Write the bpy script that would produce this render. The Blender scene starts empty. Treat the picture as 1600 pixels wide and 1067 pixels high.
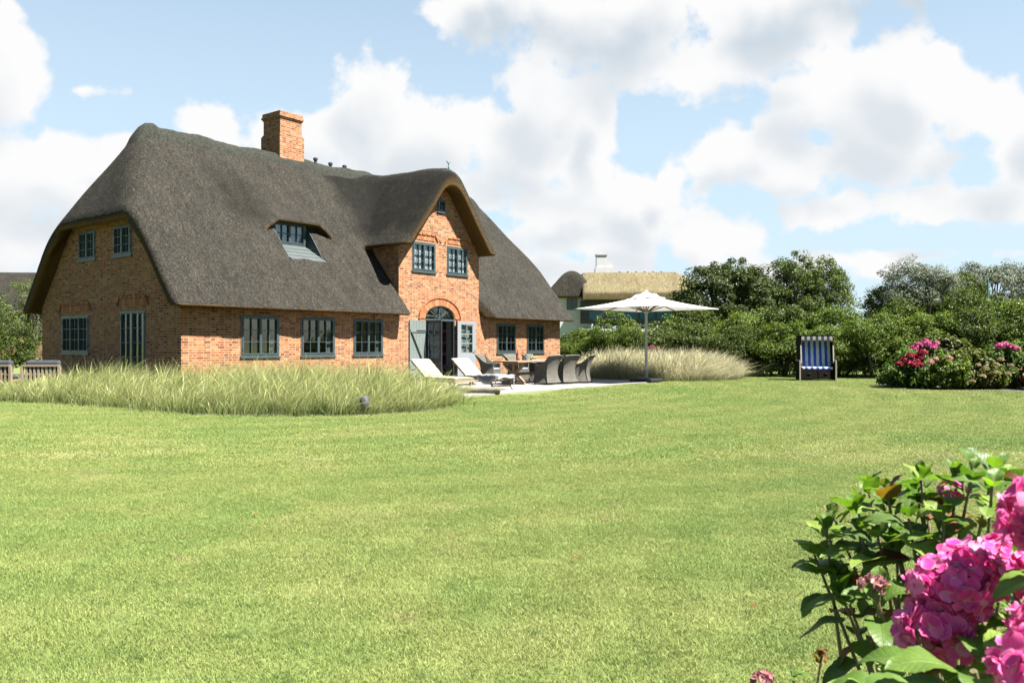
import bpy, math, random
import numpy as np
from mathutils import Vector, Matrix

R = math.radians
rng = np.random.default_rng(7)
random.seed(7)
SC = bpy.context.scene
COL = SC.collection

# ---------------------------------------------------------------- camera
CAM_H = 1.3
cam_d = bpy.data.cameras.new('camera')
cam = bpy.data.objects.new('camera', cam_d)
COL.objects.link(cam)
cam.location = (0, 0, CAM_H)
cam.rotation_euler = (R(90), 0, 0)
cam_d.sensor_width = 36
cam_d.lens = 36 * 1291 / 1600
cam_d.shift_y = 4.5 / 1600
cam_d.clip_start = 0.05
cam_d.clip_end = 3000
cam_d.dof.use_dof = True
cam_d.dof.focus_distance = 16
cam_d.dof.aperture_fstop = 10
SC.camera = cam

# ---------------------------------------------------------------- exposure
SC.view_settings.view_transform = 'Standard'
SC.view_settings.look = 'None'
SC.view_settings.exposure = 2.6
SC.view_settings.gamma = 1
SC.cycles.use_denoising = True
SC.cycles.max_bounces = 8
SC.cycles.transparent_max_bounces = 12
SC.cycles.caustics_reflective = False
SC.cycles.caustics_refractive = False

# ---------------------------------------------------------------- sun
SUN_EL = R(57)
SUN_AZ = R(114)           # clockwise from +Y: the sun stands to the right and a little behind the camera
sd = bpy.data.lights.new('sun', 'SUN')
sd.energy = 5.0
sd.angle = R(0.55)
sd.color = (1.0, 0.955, 0.88)
sun = bpy.data.objects.new('sun', sd)
COL.objects.link(sun)
sv = Vector((math.sin(SUN_AZ) * math.cos(SUN_EL), math.cos(SUN_AZ) * math.cos(SUN_EL), math.sin(SUN_EL)))
sun.rotation_euler = sv.to_track_quat('Z', 'Y').to_euler()
sun.location = (40, 0, 40)


# ---------------------------------------------------------------- node helper
class NT:
    def __init__(s, tree):
        s.t = tree
        s.n = tree.nodes
        s.l = tree.links

    def new(s, typ, **kw):
        nd = s.n.new(typ)
        for k, v in kw.items():
            setattr(nd, k, v)
        return nd

    def put(s, sock, v):
        if isinstance(v, bpy.types.NodeSocket):
            s.l.new(v, sock)
        elif v is not None:
            try:
                sock.default_value = v
            except Exception:
                sock.default_value = (v[0], v[1], v[2], 1.0)

    def math(s, op, a, b=None, c=None, clamp=False):
        nd = s.new('ShaderNodeMath', operation=op)
        nd.use_clamp = clamp
        s.put(nd.inputs[0], a)
        if b is not None: s.put(nd.inputs[1], b)
        if c is not None: s.put(nd.inputs[2], c)
        return nd.outputs[0]

    def vmath(s, op, a, b=None, c=None):
        nd = s.new('ShaderNodeVectorMath', operation=op)
        s.put(nd.inputs[0], a)
        if b is not None: s.put(nd.inputs[1], b)
        if c is not None: s.put(nd.inputs[2], c)
        return nd.outputs['Value'] if op in ('LENGTH', 'DISTANCE', 'DOT_PRODUCT') else nd.outputs[0]

    def noise(s, vec, scale, detail=3, rough=0.55, dist=0.0, dims='3D'):
        nd = s.new('ShaderNodeTexNoise', noise_dimensions=dims)
        if vec is not None: s.l.new(vec, nd.inputs['Vector'])
        nd.inputs['Scale'].default_value = scale
        nd.inputs['Detail'].default_value = detail
        nd.inputs['Roughness'].default_value = rough
        nd.inputs['Distortion'].default_value = dist
        return nd.outputs['Fac']

    def smooth(s, v, a, b, lo=0.0, hi=1.0):
        nd = s.new('ShaderNodeMapRange', interpolation_type='SMOOTHSTEP')
        s.put(nd.inputs['Value'], v)
        nd.inputs['From Min'].default_value = a
        nd.inputs['From Max'].default_value = b
        nd.inputs['To Min'].default_value = lo
        nd.inputs['To Max'].default_value = hi
        return nd.outputs[0]

    def lin(s, v, a, b, lo=0.0, hi=1.0):
        nd = s.new('ShaderNodeMapRange')
        s.put(nd.inputs['Value'], v)
        nd.inputs['From Min'].default_value = a
        nd.inputs['From Max'].default_value = b
        nd.inputs['To Min'].default_value = lo
        nd.inputs['To Max'].default_value = hi
        return nd.outputs[0]

    def mix(s, fac, a, b, blend='MIX'):
        nd = s.new('ShaderNodeMix', data_type='RGBA', blend_type=blend)
        s.put(nd.inputs[0], fac)
        for sk, v in ((nd.inputs[6], a), (nd.inputs[7], b)):
            if isinstance(v, bpy.types.NodeSocket): s.l.new(v, sk)
            else: sk.default_value = (v[0], v[1], v[2], 1.0)
        return nd.outputs[2]

    def ramp(s, fac, stops, interp='LINEAR'):
        nd = s.new('ShaderNodeValToRGB')
        cr = nd.color_ramp
        cr.interpolation = interp
        while len(cr.elements) < len(stops): cr.elements.new(0.5)
        for e, (p, c) in zip(cr.elements, stops):
            e.position = p
            e.color = (c[0], c[1], c[2], 1)
        s.put(nd.inputs[0], fac)
        return nd.outputs[0]


# ---------------------------------------------------------------- world: Nishita sky with cumulus
W = bpy.data.worlds.new('World')
SC.world = W
W.use_nodes = True
wt = NT(W.node_tree)
wt.n.clear()
wout = wt.new('ShaderNodeOutputWorld')
wbg = wt.new('ShaderNodeBackground')
SKY_STRENGTH = 0.05
wbg.inputs['Strength'].default_value = SKY_STRENGTH
wt.l.new(wbg.outputs[0], wout.inputs[0])
sky = wt.new('ShaderNodeTexSky', sky_type='NISHITA')
sky.sun_disc = False
sky.sun_elevation = SUN_EL
sky.sun_rotation = SUN_AZ
sky.altitude = 0
sky.air_density = 1.0
sky.dust_density = 0.6
sky.ozone_density = 1.6
wtc = wt.new('ShaderNodeTexCoord')
wdir = wtc.outputs['Generated']

# each cloud: centre (azimuth, elevation) and half-extents in degrees, plus weight
CLOUDS = [
    # the tall cumulus over the chimney and the gable
    (-9.5, 16.0, 4.6, 4.0, 1), (-12.5, 14.2, 5.6, 2.4, 1), (-5.0, 14.3, 5.0, 3.2, 1), (2.8, 16.4, 4.2, 3.6, 1), (0.8, 13.0, 6.5, 3.0, 1),
    (-8.5, 11.6, 6.5, 2.2, 1), (6.0, 15.3, 1.8, 3.0, 1), (-3.6, 10.6, 5.0, 2.0, 1), (4.0, 9.6, 4.6, 2.0, 1),
    # the low white bank behind the gable
    (8.6, 10.0, 4.2, 2.6, 1), (5.6, 7.4, 7.5, 2.6, 1), (13.4, 7.2, 5.0, 2.2, 0.9), (3.0, 4.6, 10, 2.2, 0.8), (17.5, 5.0, 7, 1.4, 0.5), (11.0, 11.4, 1.8, 1.6, 1),
    # the cumulus on the right
    (20.5, 14.9, 4.6, 3.0, 1), (25.4, 16.4, 4.4, 2.8, 1), (24.2, 13.2, 5.8, 3.2, 1), (15.2, 13.0, 4.6, 1.8, 1), (19.6, 11.3, 8.0, 2.0, 1), (29.0, 14.6, 3.2, 2.2, 1),
    (20.0, 8.2, 6.5, 1.6, 0.7), (27.0, 8.0, 5.0, 1.5, 0.7), (25.0, 5.0, 9, 1.2, 0.5),
    # the broad grey-white cloud at the top
    (8.0, 21.0, 9.5, 4.2, 1.1), (0.5, 22.5, 8.0, 2.4, 1), (15.5, 18.4, 6.0, 2.6, 1), (26.0, 22.6, 9.0, 2.4, 1), (18.0, 21.6, 6.0, 2.8, 1),
    # left bank
    (-32.0, 16.0, 3.4, 3.8, 1), (-29.0, 10.2, 6.5, 3.6, 1), (-33.0, 9.5, 5.5, 4.4, 1), (-30.0, 6.4, 7.5, 2.6, 1), (-27.5, 15.3, 3.0, 0.9, 0.3),
    (-25.0, 12.0, 3.0, 1.4, 0.8), (-20.2, 14.3, 2.6, 1.8, 1), (-32.0, 19.6, 3.0, 1.0, 0.15),
    # right edge
    (31.6, 10.6, 3.4, 2.8, 1), (30.0, 8.6, 5.0, 1.6, 1), (33.0, 13.4, 1.6, 2.4, 0.9),
]
grp = bpy.data.node_groups.new('cloud_field', 'ShaderNodeTree')
grp.interface.new_socket('P', in_out='INPUT', socket_type='NodeSocketVector')
grp.interface.new_socket('D', in_out='INPUT', socket_type='NodeSocketVector')
grp.interface.new_socket('F', in_out='OUTPUT', socket_type='NodeSocketFloat')
grp.interface.new_socket('S', in_out='OUTPUT', socket_type='NodeSocketFloat')
g = NT(grp)
gi = g.new('NodeGroupInput')
go = g.new('NodeGroupOutput')
gp = gi.outputs['P']
# warp the coordinates a little so that no blob keeps an elliptical outline
wn = g.new('ShaderNodeTexNoise')
g.l.new(gp, wn.inputs['Vector'])
wn.inputs['Scale'].default_value = 9.0
wn.inputs['Detail'].default_value = 4.0
wv = g.vmath('SUBTRACT', wn.outputs['Color'], (0.5, 0.5, 0.5))
gpw = g.vmath('MULTIPLY_ADD', wv, (0.10, 0.075, 0.0), gp)
acc = None
for a, e, ra, re, wgt in CLOUDS:
    k = 1.0 / (R(1) * wgt ** 0.5)
    ia, ie = 1 / R(ra) , 1 / R(re)
    v = g.vmath('MULTIPLY_ADD', gpw, (ia, ie, 0), (-R(a) * ia, -R(e) * ie, 0))
    dd = g.vmath('LENGTH', v)
    if wgt < 1: dd = g.math('ADD', dd, (1 - wgt) * 0.6)
    if acc is None:
        acc = dd
    else:
        nd = g.new('ShaderNodeMath', operation='SMOOTH_MIN')
        g.put(nd.inputs[0], acc); g.put(nd.inputs[1], dd); nd.inputs[2].default_value = 0.25
        acc = nd.outputs[0]
fb = g.math('SUBTRACT', 1.0, acc)
# free clouds for the part of the sky that the blobs do not describe
sep = g.new('ShaderNodeSeparateXYZ'); g.l.new(gi.outputs['D'], sep.inputs[0])
fr = g.noise(gi.outputs['D'], 2.6, 3, 0.5)
fr = g.math('MULTIPLY_ADD', fr, 4.0, -2.8)
aside = g.smooth(sep.outputs[1], 0.55, 0.8, 0.0, -6.0)
fr = g.math('ADD', fr, aside)
fb = g.math('MAXIMUM', fb, fr)
n1 = g.noise(gp, 15.0, 7, 0.56)
n2 = g.noise(gp, 5.0, 2, 0.5)
nn = g.math('MULTIPLY_ADD', n1, 2.3, -1.15)
nn = g.math('ADD', nn, g.math('MULTIPLY_ADD', n2, 0.8, -0.4))
fo = g.math('ADD', g.math('MINIMUM', fb, 0.75), nn)
g.l.new(fo, go.inputs['F'])
n3 = g.noise(gp, 11.0, 2.5, 0.45)
so_ = g.math('ADD', g.math('MINIMUM', fb, 0.8), g.math('ADD', g.math('MULTIPLY_ADD', n3, 1.5, -0.75), g.math('MULTIPLY_ADD', n2, 0.8, -0.4)))
g.l.new(so_, go.inputs['S'])

sp = wt.new('ShaderNodeSeparateXYZ'); wt.l.new(wdir, sp.inputs[0])
az = wt.math('ARCTAN2', sp.outputs[0], sp.outputs[1])
el = wt.math('ARCSINE', sp.outputs[2])
cmb = wt.new('ShaderNodeCombineXYZ'); wt.put(cmb.inputs[0], az); wt.put(cmb.inputs[1], el)
P2 = cmb.outputs[0]
def field(vec):
    nd = wt.new('ShaderNodeGroup'); nd.node_tree = grp
    wt.l.new(vec, nd.inputs['P']); wt.l.new(wdir, nd.inputs['D'])
    return nd.outputs
FA = field(P2)
F0 = FA['F']
F1 = field(wt.vmath('ADD', P2, (0.022, 0.042, 0)))['S']      # a step towards the sun: how much cloud is in the way
alpha = wt.smooth(F0, -0.05, 0.34)
shade = wt.smooth(wt.math('MULTIPLY_ADD', F1, 0.85, wt.math('MULTIPLY', F0, 0.15)), 0.12, 0.95)
under = wt.smooth(el, R(24), R(15))
shade_hi = wt.smooth(el, R(17), R(21.5), 0.58, 1.12)
shade = wt.math('MULTIPLY', shade, shade_hi)
CLOUD_WHITE = (0.99, 0.99, 0.99)
CLOUD_GREY = (0.56, 0.655, 0.745)
K_CLOUD = 0.164
ccol = wt.mix(shade, CLOUD_WHITE, CLOUD_GREY)
ccol = wt.vmath('SCALE', ccol); ccol.node.inputs['Scale'].default_value = K_CLOUD / SKY_STRENGTH
skyc = wt.vmath('MULTIPLY', sky.outputs[0], (0.46, 0.53, 0.56))
SKYMUL = skyc.node.inputs[1]
# thin white haze low over the horizon
hz = wt.smooth(el, R(52), R(1.0), 0.0, 0.90)
front = wt.smooth(sp.outputs[1], 0.1, 0.7, 0.08, 1.0)
hz = wt.math('MULTIPLY', wt.math('POWER', hz, 1.0), front)
HAZEC = tuple(c * K_CLOUD / SKY_STRENGTH for c in (0.74, 0.92, 1.05))
skyc = wt.mix(hz, skyc, HAZEC)
fin = wt.mix(alpha, skyc, ccol)
wt.l.new(fin, wbg.inputs['Color'])


# ---------------------------------------------------------------- scene bookkeeping
def tag(o, label=None, cat=None, group=None, kind=None):
    if label: o['label'] = label
    if cat: o['category'] = cat
    if group: o['group'] = group
    if kind: o['kind'] = kind
    return o

def thing(name, label, cat, loc=(0, 0, 0), rz=0.0, group=None):
    o = bpy.data.objects.new(name, None)
    COL.objects.link(o)
    o.location = loc
    o.rotation_euler = (0, 0, rz)
    return tag(o, label, cat, group)

def dup(root, loc, rz, label, group=None, scale=None):
    r = root.copy(); COL.objects.link(r)
    r.location = loc; r.rotation_euler = (0, 0, rz)
    if scale: r.scale = scale
    r['label'] = label
    if group: r['group'] = group
    for ch in list(root.children):
        c = ch.copy(); COL.objects.link(c); c.parent = r
        for gch in list(ch.children):
            d = gch.copy(); COL.objects.link(d); d.parent = c
    return r


# ---------------------------------------------------------------- mesh helpers
def mk(name, V, F, mats, parent=None, smooth=False, col=None, midx=None, uv='box', loc=None):
    """one mesh object from vertices and faces (array of quads/tris or list of index lists)"""
    V = np.asarray(V, dtype=np.float32).reshape(-1, 3)
    me = bpy.data.meshes.new(name)
    if isinstance(F, np.ndarray):
        k = F.shape[1]
        idx = F.astype(np.int32).ravel()
        starts = np.arange(0, len(idx), k, dtype=np.int32)
    else:
        ln = np.array([len(f) for f in F], dtype=np.int32)
        idx = np.fromiter((i for f in F for i in f), dtype=np.int32, count=int(ln.sum()))
        starts = np.concatenate([[0], np.cumsum(ln)[:-1]]).astype(np.int32)
    me.vertices.add(len(V)); me.vertices.foreach_set('co', V.ravel())
    me.loops.add(len(idx)); me.loops.foreach_set('vertex_index', idx)
    me.polygons.add(len(starts)); me.polygons.foreach_set('loop_start', starts)
    me.update(calc_edges=True)
    me.polygons.foreach_set('use_smooth', np.full(len(starts), bool(smooth)))
    if isinstance(uv, str):
        nrm = np.zeros(len(starts) * 3, dtype=np.float32); me.polygons.foreach_get('normal', nrm)
        nrm = np.abs(nrm.reshape(-1, 3))
        tot = np.diff(np.concatenate([starts, [len(idx)]]))
        ax = np.repeat(np.argmax(nrm + np.array([0.02, 0.01, 0.0]), axis=1), tot)
        P = V[idx]
        UV = np.where((ax == 0)[:, None], P[:, [1, 2]], np.where((ax == 1)[:, None], P[:, [0, 2]], P[:, [0, 1]]))
        lay = me.uv_layers.new(name='UVMap'); lay.data.foreach_set('uv', UV.astype(np.float32).ravel())
    elif uv is not None and not isinstance(uv, str):
        lay = me.uv_layers.new(name='UVMap'); lay.data.foreach_set('uv', np.asarray(uv, dtype=np.float32)[idx].ravel())
    if col is not None:
        a = me.color_attributes.new('Col', 'FLOAT_COLOR', 'POINT')
        c4 = np.ones((len(V), 4), dtype=np.float32); c4[:, :3] = col
        a.data.foreach_set('color', c4.ravel())
    for m in (mats if isinstance(mats, (list, tuple)) else [mats]): me.materials.append(m)
    if midx is not None: me.polygons.foreach_set('material_index', np.asarray(midx, dtype=np.int32))
    me.validate(); me.update()
    o = bpy.data.objects.new(name, me); COL.objects.link(o)
    if parent is not None: o.parent = parent
    if loc is not None: o.location = loc
    return o


class MB:
    """collects simple shapes and links them as ONE mesh object"""
    def __init__(s): s.v = []; s.f = []; s.m = []; s.cur = 0
    def add(s, V, F):
        b = len(s.v); s.v.extend([tuple(p) for p in V])
        for f in F: s.f.append([i + b for i in f]); s.m.append(s.cur)
        return s
    def box(s, lo, hi, M=None):
        x0, y0, z0 = lo; x1, y1, z1 = hi
        V = [(x0, y0, z0), (x1, y0, z0), (x1, y1, z0), (x0, y1, z0), (x0, y0, z1), (x1, y0, z1), (x1, y1, z1), (x0, y1, z1)]
        if M is not None: V = [tuple(M @ Vector(p)) for p in V]
        return s.add(V, [(0, 3, 2, 1), (4, 5, 6, 7), (0, 1, 5, 4), (1, 2, 6, 5), (2, 3, 7, 6), (3, 0, 4, 7)])
    def bar(s, a, b, w, h, up=(0, 0, 1)):
        """a beam of w x h cross-section from a to b"""
        a = Vector(a); b = Vector(b); d = (b - a); L = d.length; d.normalize()
        upv = Vector(up); sd_ = d.cross(upv)
        if sd_.length < 1e-4: sd_ = d.cross(Vector((1, 0, 0)))
        sd_.normalize(); u2 = sd_.cross(d).normalized()
        V = []
        for p in (a, b):
            for i, j in ((-1, -1), (1, -1), (1, 1), (-1, 1)):
                V.append(tuple(p + sd_ * (i * w / 2) + u2 * (j * h / 2)))
        return s.add(V, [(3, 2, 1, 0), (4, 5, 6, 7), (0, 1, 5, 4), (1, 2, 6, 5), (2, 3, 7, 6), (3, 0, 4, 7)])
    def tube(s, pts, rad, n=8, cap=True):
        pts = [Vector(p) for p in pts]
        if not isinstance(rad, (list, tuple, np.ndarray)): rad = [rad] * len(pts)
        V = []; prev = None
        for i, p in enumerate(pts):
            d = (pts[min(i + 1, len(pts) - 1)] - pts[max(i - 1, 0)]).normalized()
            a = Vector((0, 0, 1)) if prev is None else prev
            if abs(d.dot(a)) > 0.95: a = Vector((1, 0, 0)) if abs(d.x) < 0.9 else Vector((0, 1, 0))
            x = (a - d * a.dot(d)).normalized(); y = d.cross(x); prev = x
            for k in range(n):
                t = 2 * math.pi * k / n
                V.append(tuple(p + (x * math.cos(t) + y * math.sin(t)) * float(rad[i])))
        F = []
        for i in range(len(pts) - 1):
            for k in range(n):
                k2 = (k + 1) % n
                F.append((i * n + k, i * n + k2, (i + 1) * n + k2, (i + 1) * n + k))
        if cap:
            F.append(tuple(range(n - 1, -1, -1))); F.append(tuple(range((len(pts) - 1) * n, len(pts) * n)))
        return s.add(V, F)
    def lathe(s, prof, n=16, c=(0, 0, 0)):
        V = []; F = []
        for r, z in prof:
            for k in range(n):
                t = 2 * math.pi * k / n
                V.append((c[0] + r * math.cos(t), c[1] + r * math.sin(t), c[2] + z))
        for i in range(len(prof) - 1):
            for k in range(n):
                k2 = (k + 1) % n
                F.append((i * n + k, i * n + k2, (i + 1) * n + k2, (i + 1) * n + k))
        F.append(tuple(range(n - 1, -1, -1))); F.append(tuple(range((len(prof) - 1) * n, len(prof) * n)))
        return s.add(V, F)
    def prism(s, poly, ax, a, b):
        """a flat outline (2-D points in the two axes other than ax) given thickness from a to b along ax"""
        n = len(poly); V = []
        for q in (a, b):
            for p in poly:
                V.append({0: (q, p[0], p[1]), 1: (p[0], q, p[1]), 2: (p[0], p[1], q)}[ax])
        F = [tuple(range(n)), tuple(range(2 * n - 1, n - 1, -1))]
        for i in range(n):
            j = (i + 1) % n
            F.append((j, i, i + n, j + n))
        return s.add(V, F)
    def sheet(s, G, th=0.0):
        """a grid of points (nu x nv x 3); with th it becomes a slab of that thickness"""
        G = np.asarray(G, dtype=float); nu, nv = G.shape[:2]
        id_ = lambda i, j: i * nv + j
        F = [(id_(i, j), id_(i + 1, j), id_(i + 1, j + 1), id_(i, j + 1)) for i in range(nu - 1) for j in range(nv - 1)]
        V = G.reshape(-1, 3)
        if th:
            du = np.gradient(G, axis=0); dv = np.gradient(G, axis=1)
            nr = np.cross(du, dv); nr /= np.linalg.norm(nr, axis=2, keepdims=True) + 1e-9
            V2 = (G - nr * th).reshape(-1, 3); b = nu * nv
            F2 = [tuple(i + b for i in reversed(f)) for f in F]
            E = [(id_(i, 0), id_(i + 1, 0)) for i in range(nu - 1)] + [(id_(i + 1, nv - 1), id_(i, nv - 1)) for i in range(nu - 1)] \
                + [(id_(0, j + 1), id_(0, j)) for j in range(nv - 1)] + [(id_(nu - 1, j), id_(nu - 1, j + 1)) for j in range(nv - 1)]
            F = F + F2 + [(y, x, x + b, y + b) for x, y in E]
            V = np.vstack([V, V2])
        return s.add(V, F)
    def build(s, name, mats, parent=None, smooth=False, loc=None, bevel=0.0, label=None):
        o = mk(name, s.v, s.f, mats, parent, smooth, midx=s.m if any(s.m) else None, loc=loc)
        if bevel:
            b = o.modifiers.new('bevel', 'BEVEL'); b.width = bevel; b.segments = 2; b.limit_method = 'ANGLE'
        if smooth:
            try: o.data.set_sharp_from_angle(angle=R(40))
            except Exception: pass
        if label: o['label'] = label
        return o


def surfnets(F, origin, h):
    """naive surface nets: zero level of a sampled field (negative inside) as quads"""
    s = F < 0
    c = np.zeros(tuple(n - 1 for n in F.shape), dtype=np.int8)
    offs = [(i, j, k) for i in (0, 1) for j in (0, 1) for k in (0, 1)]
    nx, ny, nz = c.shape
    for i, j, k in offs: c += s[i:i + nx, j:j + ny, k:k + nz]
    mixed = (c > 0) & (c < 8)
    ids = np.full(c.shape, -1, dtype=np.int64)
    ijk = np.argwhere(mixed); ids[mixed] = np.arange(len(ijk))
    pos = np.zeros((len(ijk), 3)); cnt = np.zeros(len(ijk))
    for a in offs:
        for ax in range(3):
            if a[ax]: continue
            b = list(a); b[ax] = 1
            fa = F[ijk[:, 0] + a[0], ijk[:, 1] + a[1], ijk[:, 2] + a[2]]
            fb = F[ijk[:, 0] + b[0], ijk[:, 1] + b[1], ijk[:, 2] + b[2]]
            m = (fa < 0) != (fb < 0)
            t = np.where(m, fa / np.where(m, fa - fb, 1), 0)
            p = np.tile(np.array(a, dtype=float), (len(ijk), 1)); p[:, ax] += t
            pos += np.where(m[:, None], p, 0); cnt += m
    V = origin + (ijk + pos / np.maximum(cnt, 1)[:, None]) * h
    Q = []
    for ax in range(3):
        o1, o2 = [(1, 2), (2, 0), (0, 1)][ax]
        lo = [slice(None)] * 3; hi = [slice(None)] * 3
        lo[ax] = slice(0, -1); hi[ax] = slice(1, None)
        A = s[tuple(lo)]; B = s[tuple(hi)]
        ch = A != B
        e = np.argwhere(ch)
        e = e[(e[:, o1] > 0) & (e[:, o2] > 0) & (e[:, o1] < F.shape[o1] - 1) & (e[:, o2] < F.shape[o2] - 1)]
        ins = A[e[:, 0], e[:, 1], e[:, 2]]
        def cell(d1, d2):
            q = e.copy(); q[:, o1] += d1; q[:, o2] += d2
            return ids[q[:, 0], q[:, 1], q[:, 2]]
        q = np.stack([cell(-1, -1), cell(0, -1), cell(0, 0), cell(-1, 0)], axis=1)
        q[~ins] = q[~ins][:, ::-1]
        Q.append(q)
    Q = np.vstack(Q); Q = Q[(Q >= 0).all(axis=1)]
    return V, Q

def smin(a, b, k):
    h = np.clip(0.5 + 0.5 * (b - a) / k, 0, 1)
    return b * (1 - h) + a * h - k * h * (1 - h)
def smax(a, b, k): return -smin(-a, -b, k)
def sstep(x, a, b):
    t = np.clip((x - a) / (b - a), 0, 1); return t * t * (3 - 2 * t)

# ---------------------------------------------------------------- materials
def new_mat(name):
    m = bpy.data.materials.new(name); m.use_nodes = True
    t = NT(m.node_tree); t.n.clear()
    out = t.new('ShaderNodeOutputMaterial'); b = t.new('ShaderNodeBsdfPrincipled')
    t.l.new(b.outputs[0], out.inputs[0])
    return m, t, b, out

def bump(t, b, h, strength=0.3, dist=0.02):
    nd = t.new('ShaderNodeBump'); nd.inputs['Strength'].default_value = strength; nd.inputs['Distance'].default_value = dist
    t.put(nd.inputs['Height'], h); t.l.new(nd.outputs[0], b.inputs['Normal'])

def plain(name, c1, c2=None, scale=6.0, rough=0.6, bmp=0.0, bscale=60, metal=0.0, spec=0.5, stretch=None, detail=5):
    m, t, b, _ = new_mat(name)
    c2 = c2 or tuple(x * 0.75 for x in c1)
    tc = t.new('ShaderNodeTexCoord').outputs['Object']
    if stretch: tc = t.vmath('MULTIPLY', tc, stretch)
    n = t.noise(tc, scale, detail, 0.6)
    t.l.new(t.mix(t.smooth(n, 0.3, 0.7), c1, c2), b.inputs['Base Color'])
    b.inputs['Roughness'].default_value = rough; b.inputs['Metallic'].default_value = metal
    b.inputs['Specular IOR Level'].default_value = spec
    if bmp: bump(t, b, t.noise(tc, bscale, 3, 0.6), bmp, 0.01)
    return m

def brick_mat(name, ramp, mortar, bw=0.215, rh=0.0695, uvrot=False):
    m, t, b, _ = new_mat(name)
    uv = t.new('ShaderNodeUVMap').outputs[0]
    bt = t.new('ShaderNodeTexBrick')
    bt.offset = 0.5; bt.squash_frequency = 2; bt.squash = 0.62
    wob = t.new('ShaderNodeTexNoise'); t.l.new(uv, wob.inputs['Vector']); wob.inputs['Scale'].default_value = 4.5; wob.inputs['Detail'].default_value = 3
    uvw = t.vmath('MULTIPLY_ADD', t.vmath('SUBTRACT', wob.outputs['Color'], (0.5, 0.5, 0.5)), (0.02, 0.016, 0), uv)
    t.l.new(uvw, bt.inputs['Vector'])
    bt.inputs['Color1'].default_value = (0, 0, 0, 1); bt.inputs['Color2'].default_value = (1, 1, 1, 1)
    bt.inputs['Mortar'].default_value = (0.5, 0.5, 0.5, 1)
    bt.inputs['Scale'].default_value = 1.0; bt.inputs['Mortar Size'].default_value = 0.0085
    bt.inputs['Mortar Smooth'].default_value = 0.15; bt.inputs['Bias'].default_value = 0.0
    bt.inputs['Brick Width'].default_value = bw; bt.inputs['Row Height'].default_value = rh
    c = t.ramp(bt.outputs['Color'], ramp)
    n = t.noise(uv, 26.0, 4, 0.65)
    c = t.mix(0.38, c, t.ramp(n, [(0.25, (0.55, 0.5, 0.48)), (0.75, (1.25, 1.25, 1.25))]), 'MULTIPLY')
    big = t.noise(uv, 0.7, 3, 0.6)
    c = t.mix(0.5, c, t.ramp(big, [(0.3, (0.80, 0.77, 0.74)), (0.7, (1.1, 1.1, 1.1))]), 'MULTIPLY')
    sv_ = t.new('ShaderNodeSeparateXYZ'); t.l.new(uv, sv_.inputs[0])
    damp = t.smooth(t.math('ADD', sv_.outputs[1], t.math('MULTIPLY', t.noise(uv, 1.6, 4, 0.6), 0.9)), 1.15, 0.55)      # rising damp and splash above the ground
    c = t.mix(t.math('MULTIPLY', damp, 0.5), c, (0.14, 0.09, 0.055))
    mc = t.mix(t.smooth(t.noise(uv, 9.0, 4, 0.6), 0.3, 0.7), mortar, tuple(x * 0.72 for x in mortar))
    col = t.mix(bt.outputs['Fac'], c, mc)
    t.l.new(col, b.inputs['Base Color'])
    b.inputs['Roughness'].default_value = 0.88; b.inputs['Specular IOR Level'].default_value = 0.25
    h = t.math('ADD', t.math('MULTIPLY', bt.outputs['Fac'], -1.0), t.math('MULTIPLY', n, 0.5))
    bump(t, b, h, 0.6, 0.008)
    return m

BRICK_RAMP = [(0.0, (0.14, 0.04, 0.017)), (0.07, (0.25, 0.068, 0.022)), (0.32, (0.345, 0.112, 0.033)), (0.62, (0.41, 0.155, 0.050)),
              (0.85, (0.45, 0.205, 0.078)), (1.0, (0.48, 0.27, 0.125))]
M = {}
M['brick'] = brick_mat('brick_masonry', BRICK_RAMP, (0.46, 0.375, 0.265))
def loose_brick():
    m, t, b, _ = new_mat('loose_brick')
    rnd = t.new('ShaderNodeNewGeometry').outputs['Random Per Island']
    t.l.new(t.ramp(rnd, [(p, c) for p, c in BRICK_RAMP[2:]]), b.inputs['Base Color']); b.inputs['Roughness'].default_value = 0.85
    return m
M['brick_one'] = loose_brick()
M['mortar'] = plain('mortar', (0.52, 0.45, 0.35), (0.42, 0.36, 0.28), 8, 0.9)

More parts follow.
